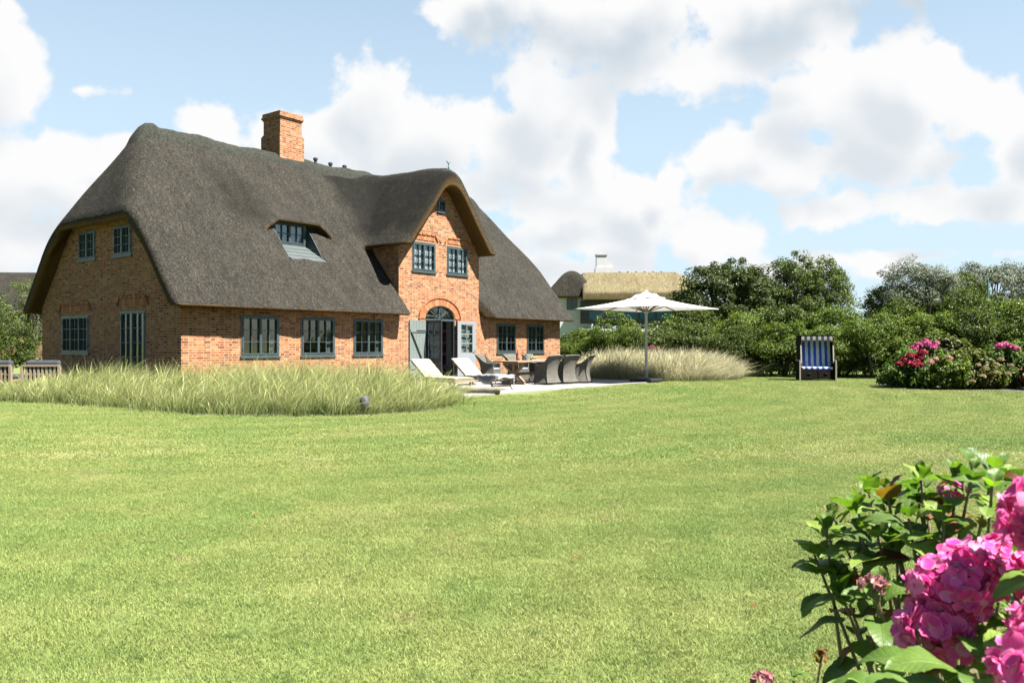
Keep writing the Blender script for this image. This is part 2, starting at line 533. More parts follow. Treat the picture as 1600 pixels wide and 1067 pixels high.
def thatch_mat(name, dark, mid, light, under, sc=1.0, moss_and_streak=False):
    m, t, b, _ = new_mat(name)
    tc = t.new('ShaderNodeTexCoord').outputs['Object']
    st = t.vmath('MULTIPLY', tc, (1.0, 0.55, 0.5))
    fine = t.noise(st, 26.0 * sc, 5, 0.75)
    speck = t.noise(tc, 70.0 * sc, 2, 0.6)
    v = t.math('ADD', t.math('MULTIPLY', fine, 0.62), t.math('MULTIPLY', speck, 0.38))
    c = t.ramp(v, [(0.33, dark), (0.5, mid), (0.66, light)])
    reed = t.noise(t.vmath('MULTIPLY', tc, (1.0, 0.30, 0.26)), 15.0 * sc, 3, 0.6)      # bundles combed down the slope
    c = t.mix(0.65, c, t.ramp(reed, [(0.30, (0.62, 0.62, 0.61)), (0.5, (1, 1, 1)), (0.70, (1.45, 1.43, 1.40))]), 'MULTIPLY')
    patch = t.noise(t.vmath('MULTIPLY', tc, (1.0, 0.6, 0.6)), 1.1 * sc, 5, 0.65, 0.4)
    c = t.mix(0.85, c, t.ramp(patch, [(0.28, (0.70, 0.68, 0.64)), (0.52, (1.0, 1.0, 1.0)), (0.75, (1.22, 1.2, 1.18))]), 'MULTIPLY')
    blot = t.noise(t.vmath('MULTIPLY', tc, (1.0, 0.5, 0.5)), 5.5 * sc, 4, 0.7)
    c = t.mix(0.6, c, t.ramp(blot, [(0.3, (0.72, 0.72, 0.70)), (0.5, (1.0, 1.0, 1.0)), (0.72, (1.32, 1.30, 1.27))]), 'MULTIPLY')
    run = t.noise(t.vmath('MULTIPLY', tc, (3.2, 0.35, 0.3)), 2.0 * sc, 4, 0.6)
    c = t.mix(0.6, c, t.ramp(run, [(0.3, (0.80, 0.79, 0.76)), (0.7, (1.12, 1.12, 1.12))]), 'MULTIPLY')
    if moss_and_streak:      # damp, algae-dark reed on the flank of the cross gable; darker streak above and left of the eyebrow
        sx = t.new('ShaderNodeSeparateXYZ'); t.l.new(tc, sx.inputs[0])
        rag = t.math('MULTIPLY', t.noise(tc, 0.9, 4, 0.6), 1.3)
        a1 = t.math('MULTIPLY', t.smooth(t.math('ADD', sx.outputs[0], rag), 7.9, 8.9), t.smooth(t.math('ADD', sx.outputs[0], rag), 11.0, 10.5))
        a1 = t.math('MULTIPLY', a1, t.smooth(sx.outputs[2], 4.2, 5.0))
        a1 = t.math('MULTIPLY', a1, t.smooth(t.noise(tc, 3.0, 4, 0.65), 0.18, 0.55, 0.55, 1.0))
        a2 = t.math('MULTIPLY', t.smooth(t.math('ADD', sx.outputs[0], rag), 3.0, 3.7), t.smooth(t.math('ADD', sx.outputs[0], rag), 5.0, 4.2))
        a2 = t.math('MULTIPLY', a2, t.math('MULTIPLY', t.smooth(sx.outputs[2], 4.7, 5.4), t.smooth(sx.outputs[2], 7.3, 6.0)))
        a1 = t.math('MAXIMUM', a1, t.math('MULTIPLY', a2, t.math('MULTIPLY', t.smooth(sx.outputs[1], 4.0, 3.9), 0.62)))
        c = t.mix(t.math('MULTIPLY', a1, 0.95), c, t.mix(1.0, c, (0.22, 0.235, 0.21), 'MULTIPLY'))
    ge = t.new('ShaderNodeNewGeometry')
    sz = t.new('ShaderNodeSeparateXYZ'); t.l.new(ge.outputs['True Normal'], sz.inputs[0])
    dn = t.smooth(sz.outputs[2], 0.12, -0.22)            # cut reed ends on the underside keep their straw colour
    uc = t.ramp(fine, [(0.3, tuple(x * 0.55 for x in under)), (0.7, under)])
    c = t.mix(dn, c, uc)
    t.l.new(c, b.inputs['Base Color'])
    b.inputs['Roughness'].default_value = 0.95; b.inputs['Specular IOR Level'].default_value = 0.12
    bump(t, b, v, 1.0, 0.035)
    return m
M['thatch'] = thatch_mat('weathered_thatch', (0.006, 0.0055, 0.0045), (0.031, 0.0285, 0.0230), (0.112, 0.103, 0.085), (0.19, 0.11, 0.033), moss_and_streak=True)
M['thatch_gold'] = thatch_mat('fresh_thatch', (0.09, 0.074, 0.038), (0.18, 0.152, 0.084), (0.29, 0.255, 0.155), (0.20, 0.12, 0.03), 0.7)
M['ridge'] = plain('mossy_ridge_turf', (0.021, 0.023, 0.018), (0.054, 0.056, 0.046), 14, 0.95, 0.8, 40, spec=0.1)

M['frame'] = plain('teal_grey_paint', (0.042, 0.066, 0.070), (0.052, 0.078, 0.082), 3, 0.42)
M['shutter'] = plain('pale_grey_green_paint', (0.165, 0.20, 0.185), (0.19, 0.225, 0.21), 3, 0.5)
M['doorleaf'] = plain('light_grey_paint', (0.24, 0.265, 0.285), (0.27, 0.295, 0.31), 3, 0.5)
M['doordark'] = plain('dark_blue_paint', (0.020, 0.028, 0.046), (0.026, 0.036, 0.058), 3, 0.4)
M['lead'] = plain('grey_sill_boards', (0.085, 0.105, 0.104), (0.06, 0.076, 0.076), 5, 0.6)
M['white_plaster'] = plain('white_plaster', (0.76, 0.77, 0.78), (0.68, 0.69, 0.70), 2, 0.8)
M['curtain'] = plain('pale_curtain', (0.42, 0.43, 0.47), (0.34, 0.35, 0.39), 8, 0.9, stretch=(6, 6, 0.4))
M['blind'] = plain('white_roller_blind', (0.88, 0.90, 0.93), (0.82, 0.84, 0.88), 2, 0.9)
M['curtain_grey'] = plain('sheer_grey_curtain', (0.085, 0.11, 0.10), (0.06, 0.08, 0.075), 3, 0.9, stretch=(6, 6, 0.4))
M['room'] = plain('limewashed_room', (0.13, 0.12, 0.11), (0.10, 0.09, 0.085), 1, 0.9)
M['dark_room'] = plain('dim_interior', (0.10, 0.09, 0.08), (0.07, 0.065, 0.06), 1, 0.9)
M['metal_dark'] = plain('dark_metal', (0.02, 0.025, 0.035), (0.035, 0.04, 0.05), 8, 0.45)
M['verdigris'] = plain('verdigris_copper', (0.08, 0.22, 0.20), (0.05, 0.15, 0.15), 8, 0.6)

def glass_mat(name, tint=(0.9, 0.95, 0.95), refl=1.0):
    m = bpy.data.materials.new(name); m.use_nodes = True
    t = NT(m.node_tree); t.n.clear()
    out = t.new('ShaderNodeOutputMaterial')
    tr = t.new('ShaderNodeBsdfTransparent'); tr.inputs[0].default_value = (*tint, 1)
    gl = t.new('ShaderNodeBsdfGlossy'); gl.inputs['Roughness'].default_value = 0.015
    tc = t.new('ShaderNodeTexCoord').outputs['Object']
    bp = t.new('ShaderNodeBump'); bp.inputs['Strength'].default_value = 0.04; bp.inputs['Distance'].default_value = 0.05
    t.l.new(t.noise(tc, 2.2, 2, 0.5), bp.inputs['Height']); t.l.new(bp.outputs[0], gl.inputs['Normal'])
    ge = t.new('ShaderNodeNewGeometry')      # two-sided Schlick term, so that light passes the pane alike both ways
    cs = t.math('ABSOLUTE', t.vmath('DOT_PRODUCT', ge.outputs['Normal'], ge.outputs['Incoming']))
    sch = t.math('POWER', t.math('SUBTRACT', 1.0, cs, clamp=True), 5.0)
    f = t.math('MULTIPLY_ADD', sch, 0.85, 0.13 * refl, clamp=True)
    mx = t.new('ShaderNodeMixShader'); t.l.new(f, mx.inputs[0]); t.l.new(tr.outputs[0], mx.inputs[1]); t.l.new(gl.outputs[0], mx.inputs[2])
    t.l.new(mx.outputs[0], out.inputs[0])
    return m
M['glass'] = glass_mat('window_glass')

def leaf_mat(name, ramp, transl=0.35, rough=0.5, spec=0.22, tmul=(1.3, 1.5, 0.6)):
    m, t, b, out = new_mat(name)
    ge = t.new('ShaderNodeNewGeometry')
    c = t.ramp(ge.outputs['Random Per Island'], ramp)
    oi = t.new('ShaderNodeObjectInfo')
    c = t.mix(0.6, c, t.ramp(oi.outputs['Random'], [(0, (0.82, 0.85, 0.8)), (1, (1.15, 1.12, 1.1))]), 'MULTIPLY')
    t.l.new(c, b.inputs['Base Color']); b.inputs['Roughness'].default_value = rough; b.inputs['Specular IOR Level'].default_value = spec
    tl = t.new('ShaderNodeBsdfTranslucent'); t.l.new(t.mix(1.0, c, tmul, 'MULTIPLY'), tl.inputs[0])
    mx = t.new('ShaderNodeMixShader'); mx.inputs[0].default_value = transl
    t.l.new(b.outputs[0], mx.inputs[1]); t.l.new(tl.outputs[0], mx.inputs[2]); t.l.new(mx.outputs[0], out.inputs[0])
    return m
def greens(a, b, c, d): return [(0.0, a), (0.35, b), (0.7, c), (1.0, d)]
M['leaf_hedge'] = leaf_mat('hedge_leaf', greens((0.028, 0.052, 0.009), (0.060, 0.096, 0.014), (0.108, 0.150, 0.022), (0.185, 0.225, 0.04)))
M['leaf_bright'] = leaf_mat('bright_shrub_leaf', greens((0.050, 0.092, 0.014), (0.102, 0.160, 0.021), (0.165, 0.228, 0.034), (0.25, 0.305, 0.058)))
M['leaf_dark'] = leaf_mat('dark_tree_leaf', greens((0.026, 0.042, 0.012), (0.052, 0.078, 0.019), (0.088, 0.116, 0.03), (0.16, 0.185, 0.06)))
M['leaf_birch'] = leaf_mat('birch_leaf', greens((0.044, 0.068, 0.016), (0.084, 0.122, 0.027), (0.135, 0.178, 0.044), (0.21, 0.25, 0.08)))
M['leaf_silver'] = leaf_mat('silver_willow_leaf', greens((0.055, 0.075, 0.045), (0.13, 0.155, 0.105), (0.24, 0.265, 0.20), (0.38, 0.40, 0.33)), 0.2, 0.55)
M['leaf_olive'] = leaf_mat('olive_shrub_leaf', greens((0.05, 0.06, 0.012), (0.08, 0.10, 0.02), (0.12, 0.14, 0.03), (0.17, 0.17, 0.05)))
M['leaf_red'] = leaf_mat('copper_red_leaf', greens((0.12, 0.05, 0.025), (0.20, 0.08, 0.03), (0.28, 0.14, 0.06), (0.15, 0.13, 0.05)))
M['leaf_hyd'] = leaf_mat('hydrangea_leaf_far', greens((0.050, 0.105, 0.016), (0.090, 0.170, 0.025), (0.145, 0.235, 0.04), (0.22, 0.28, 0.06)))
M['leaf_hyd_old'] = leaf_mat('ageing_hydrangea_leaf', greens((0.07, 0.11, 0.02), (0.13, 0.17, 0.03), (0.18, 0.21, 0.04), (0.24, 0.18, 0.05)))
M['bark'] = plain('bark', (0.10, 0.08, 0.06), (0.17, 0.15, 0.12), 18, 0.9, 0.5, 40)
M['bark_pale'] = plain('pale_bark', (0.30, 0.28, 0.25), (0.16, 0.14, 0.12), 14, 0.85, 0.4, 40)

# ---------------------------------------------------------------- the house frame: x along the front, y into the house, z up
HC = Vector((-8.61, 21.5, 0.0))
HR = math.atan2(0.796, 0.605)
HL, HW = 17.64, 8.0
HM = Matrix.Translation(HC) @ Matrix.Rotation(HR, 4, 'Z')
def hw(s, t, z=0.0): return HM @ Vector((s, t, z))

# ---------------------------------------------------------------- ground
def lawn_mat():
    m, t, b, _ = new_mat('mown_lawn')
    pos = t.new('ShaderNodeNewGeometry').outputs['Position']
    c = lawn_colour(t, pos)
    fine = t.noise(t.vmath('MULTIPLY', pos, (1, 1, 1)), 55, 4, 0.75)
    c = t.mix(1.0, c, t.ramp(fine, [(0.3, (0.55, 0.6, 0.5)), (0.52, (1, 1, 1)), (0.72, (1.45, 1.4, 1.5))]), 'MULTIPLY')
    c = t.mix(1.0, c, (0.62, 0.62, 0.62), 'MULTIPLY')      # sheet under the blades darkened so that it bounces less light onto walls
    mid = t.noise(pos, 9.0, 4, 0.7)
    c = t.mix(1.0, c, t.ramp(mid, [(0.3, (0.85, 0.87, 0.8)), (0.7, (1.13, 1.12, 1.1))]), 'MULTIPLY')
    t.l.new(c, b.inputs['Base Color']); b.inputs['Roughness'].default_value = 0.9; b.inputs['Specular IOR Level'].default_value = 0.15
    bump(t, b, fine, 0.7, 0.03)
    return m

def lawn_colour(t, pos):
    """patches of lusher and drier turf, and faint mowing lanes that curve round the bed"""
    a = t.noise(pos, 0.33, 5, 0.62, 0.7)
    b_ = t.noise(pos, 1.3, 4, 0.6, 0.4)
    mixv = t.math('ADD', t.math('MULTIPLY', a, 0.62), t.math('MULTIPLY', b_, 0.38))
    c = t.ramp(mixv, [(0.30, LAWN[0]), (0.44, LAWN[1]), (0.55, LAWN[2]), (0.68, LAWN[3])])
    wd = t.smooth(t.noise(pos, 4.2, 3, 0.55), 0.58, 0.70)          # tufts of coarser, darker grass and clover
    c = t.mix(t.math('MULTIPLY', wd, 0.55), c, tuple(q * 0.72 for q in LAWN[0]))
    dry = t.smooth(t.noise(t.vmath('ADD', pos, (13.7, 5.1, 0)), 2.6, 4, 0.6), 0.60, 0.74)      # dry, straw-coloured scuffs
    c = t.mix(t.math('MULTIPLY', dry, 0.6), c, (0.42, 0.37, 0.17))
    d = t.vmath('DISTANCE', t.vmath('MULTIPLY', pos, (1, 1, 0)), (-9.0, 27.0, 0.0))
    w = t.math('SINE', t.math('ADD', t.math('MULTIPLY', d, 6.0), t.math('MULTIPLY', b_, 4.0)))
    c = t.mix(1.0, c, t.ramp(t.math('MULTIPLY_ADD', w, 0.5, 0.5), [(0, (0.93, 0.945, 0.92)), (1, (1.06, 1.05, 1.07))]), 'MULTIPLY')
    return c
LAWN = [(0.205, 0.320, 0.080), (0.275, 0.365, 0.102), (0.345, 0.400, 0.124), (0.425, 0.440, 0.18)]
M['lawn'] = lawn_mat()

gv = []; gf = []
xs = np.concatenate([np.linspace(-900, -60, 8), np.linspace(-50, 50, 41), np.linspace(60, 900, 8)])
ys = np.concatenate([np.linspace(-200, -20, 5), np.linspace(-10, 80, 46), np.linspace(100, 1200, 10)])
XX, YY = np.meshgrid(xs, ys, indexing='ij')
GV = np.stack([XX, YY, np.zeros_like(XX)], -1).reshape(-1, 3)
ny = len(ys)
GF = np.array([(i * ny + j, (i + 1) * ny + j, (i + 1) * ny + j + 1, i * ny + j + 1) for i in range(len(xs) - 1) for j in range(ny - 1)])
lawn = mk('lawn', GV, GF, M['lawn']); tag(lawn, kind='structure')

def terrace_mat():
    m, t, b, _ = new_mat('pale_paving')
    uv = t.new('ShaderNodeUVMap').outputs[0]
    bt = t.new('ShaderNodeTexBrick'); t.l.new(uv, bt.inputs['Vector'])
    bt.inputs['Color1'].default_value = (0, 0, 0, 1); bt.inputs['Color2'].default_value = (1, 1, 1, 1)
    bt.inputs['Scale'].default_value = 1; bt.inputs['Mortar Size'].default_value = 0.006; bt.inputs['Brick Width'].default_value = 0.9; bt.inputs['Row Height'].default_value = 0.6
    c = t.ramp(bt.outputs['Color'], [(0, (0.27, 0.26, 0.243)), (1, (0.35, 0.338, 0.315))])
    n = t.noise(uv, 5, 5, 0.6)
    c = t.mix(0.6, c, t.ramp(n, [(0.3, (0.8, 0.79, 0.77)), (0.7, (1.1, 1.1, 1.1))]), 'MULTIPLY')
    c = t.mix(bt.outputs['Fac'], c, (0.22, 0.20, 0.17))
    t.l.new(c, b.inputs['Base Color']); b.inputs['Roughness'].default_value = 0.8
    return m
M['paving'] = terrace_mat()
tb = MB(); tb.box((3.6, -6.6, -0.1), (14.05, -0.004, 0.03))
terrace = tb.build('terrace', M['paving']); terrace.matrix_world = HM; tag(terrace, kind='structure')

# ---------------------------------------------------------------- roof shape as height functions
SG = 10.05                       # middle of the cross gable
def main_top(s, t):
    a = 2.27 + (t + 0.55) * 1.242
    b = 2.27 + (HW - t + 0.55) * 1.242
    z = smin(a, b, 0.55)
    z = smin(z, 4.98 + (s + 0.42) * 2.02, 0.95)
    z = smin(z, 4.98 + (HL - s + 0.42) * 2.02, 0.95)
    wob = 0.025 * np.sin(s * 1.7 + t * 0.9) + 0.02 * np.sin(s * 3.1 - t * 2.3 + 1.0) + 0.012 * np.sin(s * 6.3 + t * 5.1)
    return z + wob
def cross_top(s, t):
    x = s - SG
    z = smin(4.67 + 1.28 * (2.47 - x), 4.67 + 1.28 * (2.47 + x), 1.5)
    return z + 0.035 * (t + 0.6) + 0.02 * np.sin(t * 2.2 + x * 1.3) + 0.012 * np.sin(x * 5 + t * 4)
TF = 1.42                        # front lip of the eyebrow dormer
def eyebrow(s, t):
    m = main_top(s, t)
    lid = 5.25 + (t - TF) * 0.50
    w = np.clip((s - 3.55) / 0.60, 0, 1) ** 0.8 * np.clip((6.45 - s) / 0.72, 0, 1) ** 0.8
    up = smax(lid - m, np.zeros_like(m), 0.28)
    return np.where(t > TF - 0.06, up * w, 0.0)
def roof_top(s, t):
    k = 0.25 + 0.75 * sstep(t, 1.0, 2.2) - 0.55 * sstep(t, 3.0, 3.9)
    c = np.where((np.abs(s - SG) < 4.5), cross_top(s, t), -5.0)
    return smax(main_top(s, t) + eyebrow(s, t), c, k)

house = thing('thatched_house', 'two-storey red brick house with dark thatched roof, brick chimney and front gable over the terrace', 'house', HC, HR)

h = 0.065
o0 = np.array([-0.75, -0.85, 2.05])
ns, nt_, nz = int(19.2 / h), int(9.7 / h), int(6.2 / h)
S, T, Z = np.meshgrid(o0[0] + np.arange(ns) * h, o0[1] + np.arange(nt_) * h, o0[2] + np.arange(nz) * h, indexing='ij', sparse=True)
S2, T2 = S[:, :, 0], T[:, :, 0]
mt = (main_top(S2, T2) + eyebrow(S2, T2))[:, :, None]
tt = np.minimum(T2, HW - T2)[:, :, None]; ss = np.minimum(S2, HL - S2)[:, :, None]
A = smax((Z - mt) * 0.62, (main_top(S2, T2)[:, :, None] - 0.56 - Z) * 0.62, 0.06)
A = smax(A, -(ss + 0.42), 0.10)
A = smax(A, -(tt + 0.55), 0.05)
A = smax(A, (2.25 + 0.10 * (tt + 0.55)) - Z, 0.04)
lip = 4.70 - 3.0 * np.maximum(0, 2.0 - tt) - 3.0 * np.maximum(0, ss - 0.25)
A = smax(A, (lip - Z) * 0.5, 0.08)
# the front slope stops either side of the brick gable front
slo = 7.97 - T2[:, :, None] * 0.26 * (T2[:, :, None] < 0); shi = 12.14 - T2[:, :, None] * 0.85 * (T2[:, :, None] < 0)
cut = np.maximum(np.maximum(slo - S, S - shi), T - 0.02) + 0 * Z
A = smax(A, -cut, 0.05)
cut = np.maximum(np.maximum(8.0 - S, S - 12.09), T - 1.4) + 0 * Z
A = np.maximum(A, -cut)
# opening of the eyebrow dormer
cut = np.maximum(np.maximum(4.08 - S, S - 5.47), np.maximum(0.80 - T, T - 2.5))
cut = np.maximum(cut, np.maximum(3.86 + 0.58 * (T - 0.8) - Z, Z - (5.08 + 0.42 * (T - TF))))
A = np.maximum(A, -cut)
# under the lip the reed is cut back towards the window
c2 = np.maximum(np.maximum(3.5 - S, S - 6.5), np.maximum(TF - 0.1 - T, T - (TF + 0.28 - 0.0 * Z)))
c2 = np.maximum(c2, np.maximum(main_top(S2, T2)[:, :, None] + 0.01 - Z, Z - (mt - 0.12 - 0.35 * np.maximum(0, T2[:, :, None] - TF))))
A = np.maximum(A, -c2)
gt = cross_top(S2, T2)[:, :, None]
X2 = np.abs(S2 - SG)[:, :, None]
B = smax((Z - gt) * 0.6, (gt - 0.60 - Z) * 0.6, 0.08)
B = smax(B, -(T + 0.60) + 0 * Z, 0.14)
B = smax(B, 4.63 - Z + 0 * B, 0.05)
B = np.maximum(B, X2 - 4.0)
B = np.maximum(B, T - 5.0 + 0 * B)
# its flanks beyond the eave line only exist where they run into the main roof
B = np.maximum(B, np.where(T2[:, :, None] < 0.9, X2 - 2.62, X2 - 2.62 - (T2[:, :, None] - 0.9) * 1.6))
kk = np.broadcast_to((0.12 + 0.85 * sstep(T2, 1.1, 2.4) - 0.6 * sstep(T2, 3.0, 3.9))[:, :, None], A.shape)
U = smin(A, B, kk).astype(np.float32)
V, Q = surfnets(U, o0, h)
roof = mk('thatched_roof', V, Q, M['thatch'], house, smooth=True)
del A, B, U, cut, c2

# turf capping along both ridges
def cap_strip(mb, line, half, raise_, across, uv):
    G = []
    for i, p in enumerate(line):
        row = []
        e = min(1.0, min(i, len(line) - 1 - i) / 2.5) if uv else min(1.0, i / 3.0 + 0.35)
        for j in range(13):
            q = (j / 12 * 2 - 1)
            wob = 1 + 0.035 * math.sin(i * 0.7) + 0.03 * math.sin(i * 2.9 + j)
            x = p[0] + across[0] * q * half * wob; y = p[1] + across[1] * q * half * wob
            z = float(roof_top(np.array(x), np.array(y)))
            lift = raise_ * (1.7 if uv and 0 < i < 6 else 1.0) * (1 - abs(q) ** 5) * ((0.3 + 0.7 * e) if 0 < i < len(line) - 1 else -0.4) - (0.06 if abs(q) > 0.97 else 0)
            row.append((x, y, z + lift + 0.012 * math.sin(i * 2.1 + j * 1.7)))
        G.append(row)
    mb.sheet(G)
cm = MB()
cap_strip(cm, [(0.72 + 0.15 * i, 4.0) for i in range(int(16.2 / 0.15))], 0.38, 0.13, (0, 1), True)
cap_strip(cm, [(SG, -0.50 + 0.15 * i) for i in range(29)], 0.30, 0.10, (1, 0), False)
cm.build('ridge_cap', M['ridge'], roof, smooth=True)

# ---------------------------------------------------------------- walls
def wall_strips(mb, map3, xs, top, bottom, openings, rev, inward):
    """a wall in its own plane (x across, z up) with openings; map3(x, z, d) gives the point, d metres inward"""
    cuts = sorted(set(list(xs) + [v for o in openings for v in o['xs']]))
    for a, b in zip(cuts[:-1], cuts[1:]):
        if b - a < 1e-6: continue
        ops = sorted([o for o in openings if o['xs'][0] <= a + 1e-6 and o['xs'][-1] >= b - 1e-6], key=lambda o: o['z0'])
        za, zb = bottom, bottom
        for o in ops:
            if o['z0'] > za + 1e-6: quad(mb, map3, a, b, za, zb, o['z0'], o['z0'])
            za, zb = o['top'](a), o['top'](b)
            # soffit and sill of the opening
            mb.add([map3(a, za, 0), map3(b, zb, 0), map3(b, zb, rev), map3(a, za, rev)], [(0, 1, 2, 3)])
            mb.add([map3(a, o['z0'], 0), map3(b, o['z0'], 0), map3(b, o['z0'], rev), map3(a, o['z0'], rev)], [(3, 2, 1, 0)])
        quad(mb, map3, a, b, za, zb, top(a + 1e-5), top(b - 1e-5))
    for o in openings:
        for x in (o['xs'][0], o['xs'][-1]):
            zt = o['top'](x)
            mb.add([map3(x, o['z0'], 0), map3(x, zt, 0), map3(x, zt, rev), map3(x, o['z0'], rev)], [(0, 1, 2, 3)])
def quad(mb, map3, a, b, za, zb, ta, tb_):
    if ta - za < 1e-6 and tb_ - zb < 1e-6: return
    mb.add([map3(a, za, 0), map3(b, zb, 0), map3(b, tb_, 0), map3(a, ta, 0)], [(0, 1, 2, 3)])
def rect(x0, x1, z0, z1): return dict(xs=[x0, x1], z0=z0, top=lambda x: z1)

front_map = lambda x, z, d: (x, d, z)
gable_map = lambda x, z, d: (d, x, z)
DOOR0, DOOR1, DOORZ = 9.22, 10.78, 2.17
def arch_top(x):
    q = (x - 10.0) / 0.78
    return DOORZ + 0.03 + 0.47 * math.sqrt(max(0, 1 - q * q))
WIN_FRONT = [(1.79, 3.07), (3.85, 5.15), (5.91, 7.19), (13.24, 14.48), (15.22, 16.44)]
ops_f = [rect(a, b, 0.96, 2.11) for a, b in WIN_FRONT] + [rect(8.57, 9.74, 3.83, 4.84), rect(10.35, 11.49, 3.83, 4.84), rect(9.84, 10.28, 6.02, 6.46)]
ops_f.append(dict(xs=[DOOR0 + (DOOR1 - DOOR0) * i / 16 for i in range(17)], z0=0.04, top=arch_top))
def front_top(x):
    if x <= 7.93 or x >= 12.16: return 2.75
    return float(cross_top(np.array(x), np.array(0.0))) - 0.3
wb = MB()
wall_strips(wb, front_map, [0, HL, 7.93, 12.16] + list(np.linspace(7.93, 12.16, 23)), front_top, -0.1, ops_f, 0.14, 1)
ops_g = [rect(4.51, 5.56, 3.80, 4.66), rect(2.48, 3.50, 3.80, 4.66), rect(4.93, 6.64, 1.03, 2.17), rect(1.735, 3.105, 0.04, 2.24)]
def gable_top(x):
    return min(float(main_top(np.array(0.02), np.array(x))) - 0.25, 4.95)
wall_strips(wb, gable_map, list(np.linspace(0, 1.9, 9)) + list(np.linspace(6.1, 8, 9)), gable_top, -0.1, ops_g, 0.14, 1)
# back and far gable, and the two cheeks of the front gable
wall_strips(wb, lambda x, z, d: (x, HW - d, z), [0, HL], lambda x: 2.75, -0.1, [], 0.1, 1)
wall_strips(wb, lambda x, z, d: (HL - d, x, z), list(np.linspace(0, 1.9, 9)) + list(np.linspace(6.1, 8, 9)), gable_top, -0.1, [], 0.1, 1)
for x in (7.93, 12.16):
    wb.add([(x, 0, 2.5), (x, 1.9, 2.5), (x, 1.9, 4.95), (x, 0, 4.95)], [(0, 1, 2, 3)])
wall = wb.build('wall', M['brick'], house)
# rooms behind the glass
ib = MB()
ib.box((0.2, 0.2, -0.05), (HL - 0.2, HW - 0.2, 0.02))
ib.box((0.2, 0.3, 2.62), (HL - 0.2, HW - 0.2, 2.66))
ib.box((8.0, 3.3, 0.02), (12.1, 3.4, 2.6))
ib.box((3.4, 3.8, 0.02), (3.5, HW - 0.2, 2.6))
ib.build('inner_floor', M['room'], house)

# ---------------------------------------------------------------- windows
def window(base, rdir, odir, w, hgt, lights, cols, rows, parent=house, curtain=None, out=0.015, label=None, mullion=0.0, fw=0.052, transom=None, curtain_mat=None, name='window', skip_panel=0.0):
    """casement window: base = lower left corner seen from outside, rdir to the right, odir outward"""
    base = Vector(base); r = Vector(rdir); o = Vector(odir)
    P = lambda x, z, d: tuple(base + r * x + o * d + Vector((0, 0, z)))
    Mx = Matrix(((r.x, o.x, 0, base.x), (r.y, o.y, 0, base.y), (0, 0, 1, base.z), (0, 0, 0, 1)))
    fb = MB()
    bx = lambda x0, x1, z0, z1, d0, d1: fb.box((x0, d0, z0), (x1, d1, z1), Mx)
    d0, d1 = -0.10, out
    bx(0, w, hgt - fw, hgt, d0, d1); bx(0, w, 0, fw, d0, d1); bx(0, fw, fw, hgt - fw, d0, d1); bx(w - fw, w, fw, hgt - fw, d0, d1)
    pb = MB(); cb = MB()
    lw = (w - 2 * fw) / lights
    for i in range(lights):
        x0 = fw + lw * i; x1 = x0 + lw; st = 0.038
        z0, z1 = fw, hgt - fw
        e0, e1 = -0.075, out + 0.012
        if i: bx(x0 - 0.02, x0 + 0.02, z0, z1, d0, out + 0.02)
        bx(x0 + 0.002, x0 + st, z0, z1, e0, e1); bx(x1 - st, x1 - 0.002, z0, z1, e0, e1)
        bx(x0 + st, x1 - st, z1 - st, z1 - 0.002, e0, e1); bx(x0 + st, x1 - st, z0 + 0.002, z0 + st + skip_panel, e0, e1)
        gx0, gx1, gz0, gz1 = x0 + st, x1 - st, z0 + st + skip_panel, z1 - st
        for c in range(1, cols):
            xx = gx0 + (gx1 - gx0) * c / cols; bx(xx - 0.009, xx + 0.009, gz0, gz1, -0.045, out + 0.002)
        for k in range(1, rows):
            zz = gz0 + (gz1 - gz0) * k / rows; bx(gx0, gx1, zz - 0.0085, zz + 0.0085, -0.045, out)
        pb.add([P(gx0 - 0.01, gz0 - 0.01, -0.03), P(gx1 + 0.01, gz0 - 0.01, -0.03), P(gx1 + 0.01, gz1 + 0.01, -0.03), P(gx0 - 0.01, gz1 + 0.01, -0.03)], [(0, 1, 2, 3)])
        # sashes: a hinge knuckle pair on the outer stile
        hx = x0 - 0.008 if i == 0 else x1 - 0.004
        for zz in (z0 + 0.16, z1 - 0.16): bx(hx, hx + 0.012, zz - 0.035, zz + 0.035, out, out + 0.024)
    f = fb.build(name, M['frame'], parent, label=label)
    pb.build('pane', M['glass'], f)
    sb = MB(); sb.box((-0.03, -0.02, -0.045), (w + 0.03, out + 0.035, -0.002), Mx)
    sb.build('sill', M['frame'], f)
    if curtain:
        n = 40; G = []
        for a, b in curtain:
            G = []; cb = MB()
            for i in range(n + 1):
                x = (a + (b - a) * i / n) * w
                dd = -0.085 - 0.006 * math.sin(i * 1.35) - 0.004 * math.sin(i * 2.9 + a)
                G.append([P(x, 0.02, dd), P(x, hgt * 0.5, dd * 1.02), P(x, hgt - 0.02, dd)])
            cb.sheet(G); cb.build('curtain', curtain_mat or M['curtain'], f, smooth=True)
    return f
FR, FO = (1, 0, 0), (0, -1, 0)
GR, GO = (0, -1, 0), (-1, 0, 0)
for i, (a, b) in enumerate(WIN_FRONT):
    window((a, 0, 0.96), FR, FO, b - a, 1.15, 2, 2, 3, curtain=[(0.78, 0.98)] if i < 3 else [(0.02, 0.16)], curtain_mat=M['curtain_grey'])
for a, b in ((8.57, 9.74), (10.35, 11.49)):
    window((a, 0, 3.83), FR, FO, b - a, 1.01, 2, 2, 3, curtain=[(0.02, 0.98)])
window((9.84, 0, 6.02), FR, FO, 0.44, 0.44, 1, 2, 2, curtain=[(0.02, 0.98)], fw=0.04)
window((0, 5.56, 3.80), GR, GO, 1.05, 0.86, 2, 2, 3, curtain=[(0.02, 0.98)], curtain_mat=M['blind'])
window((0, 3.50, 3.80), GR, GO, 1.02, 0.86, 2, 2, 3, curtain=[(0.02, 0.98)], curtain_mat=M['blind'])
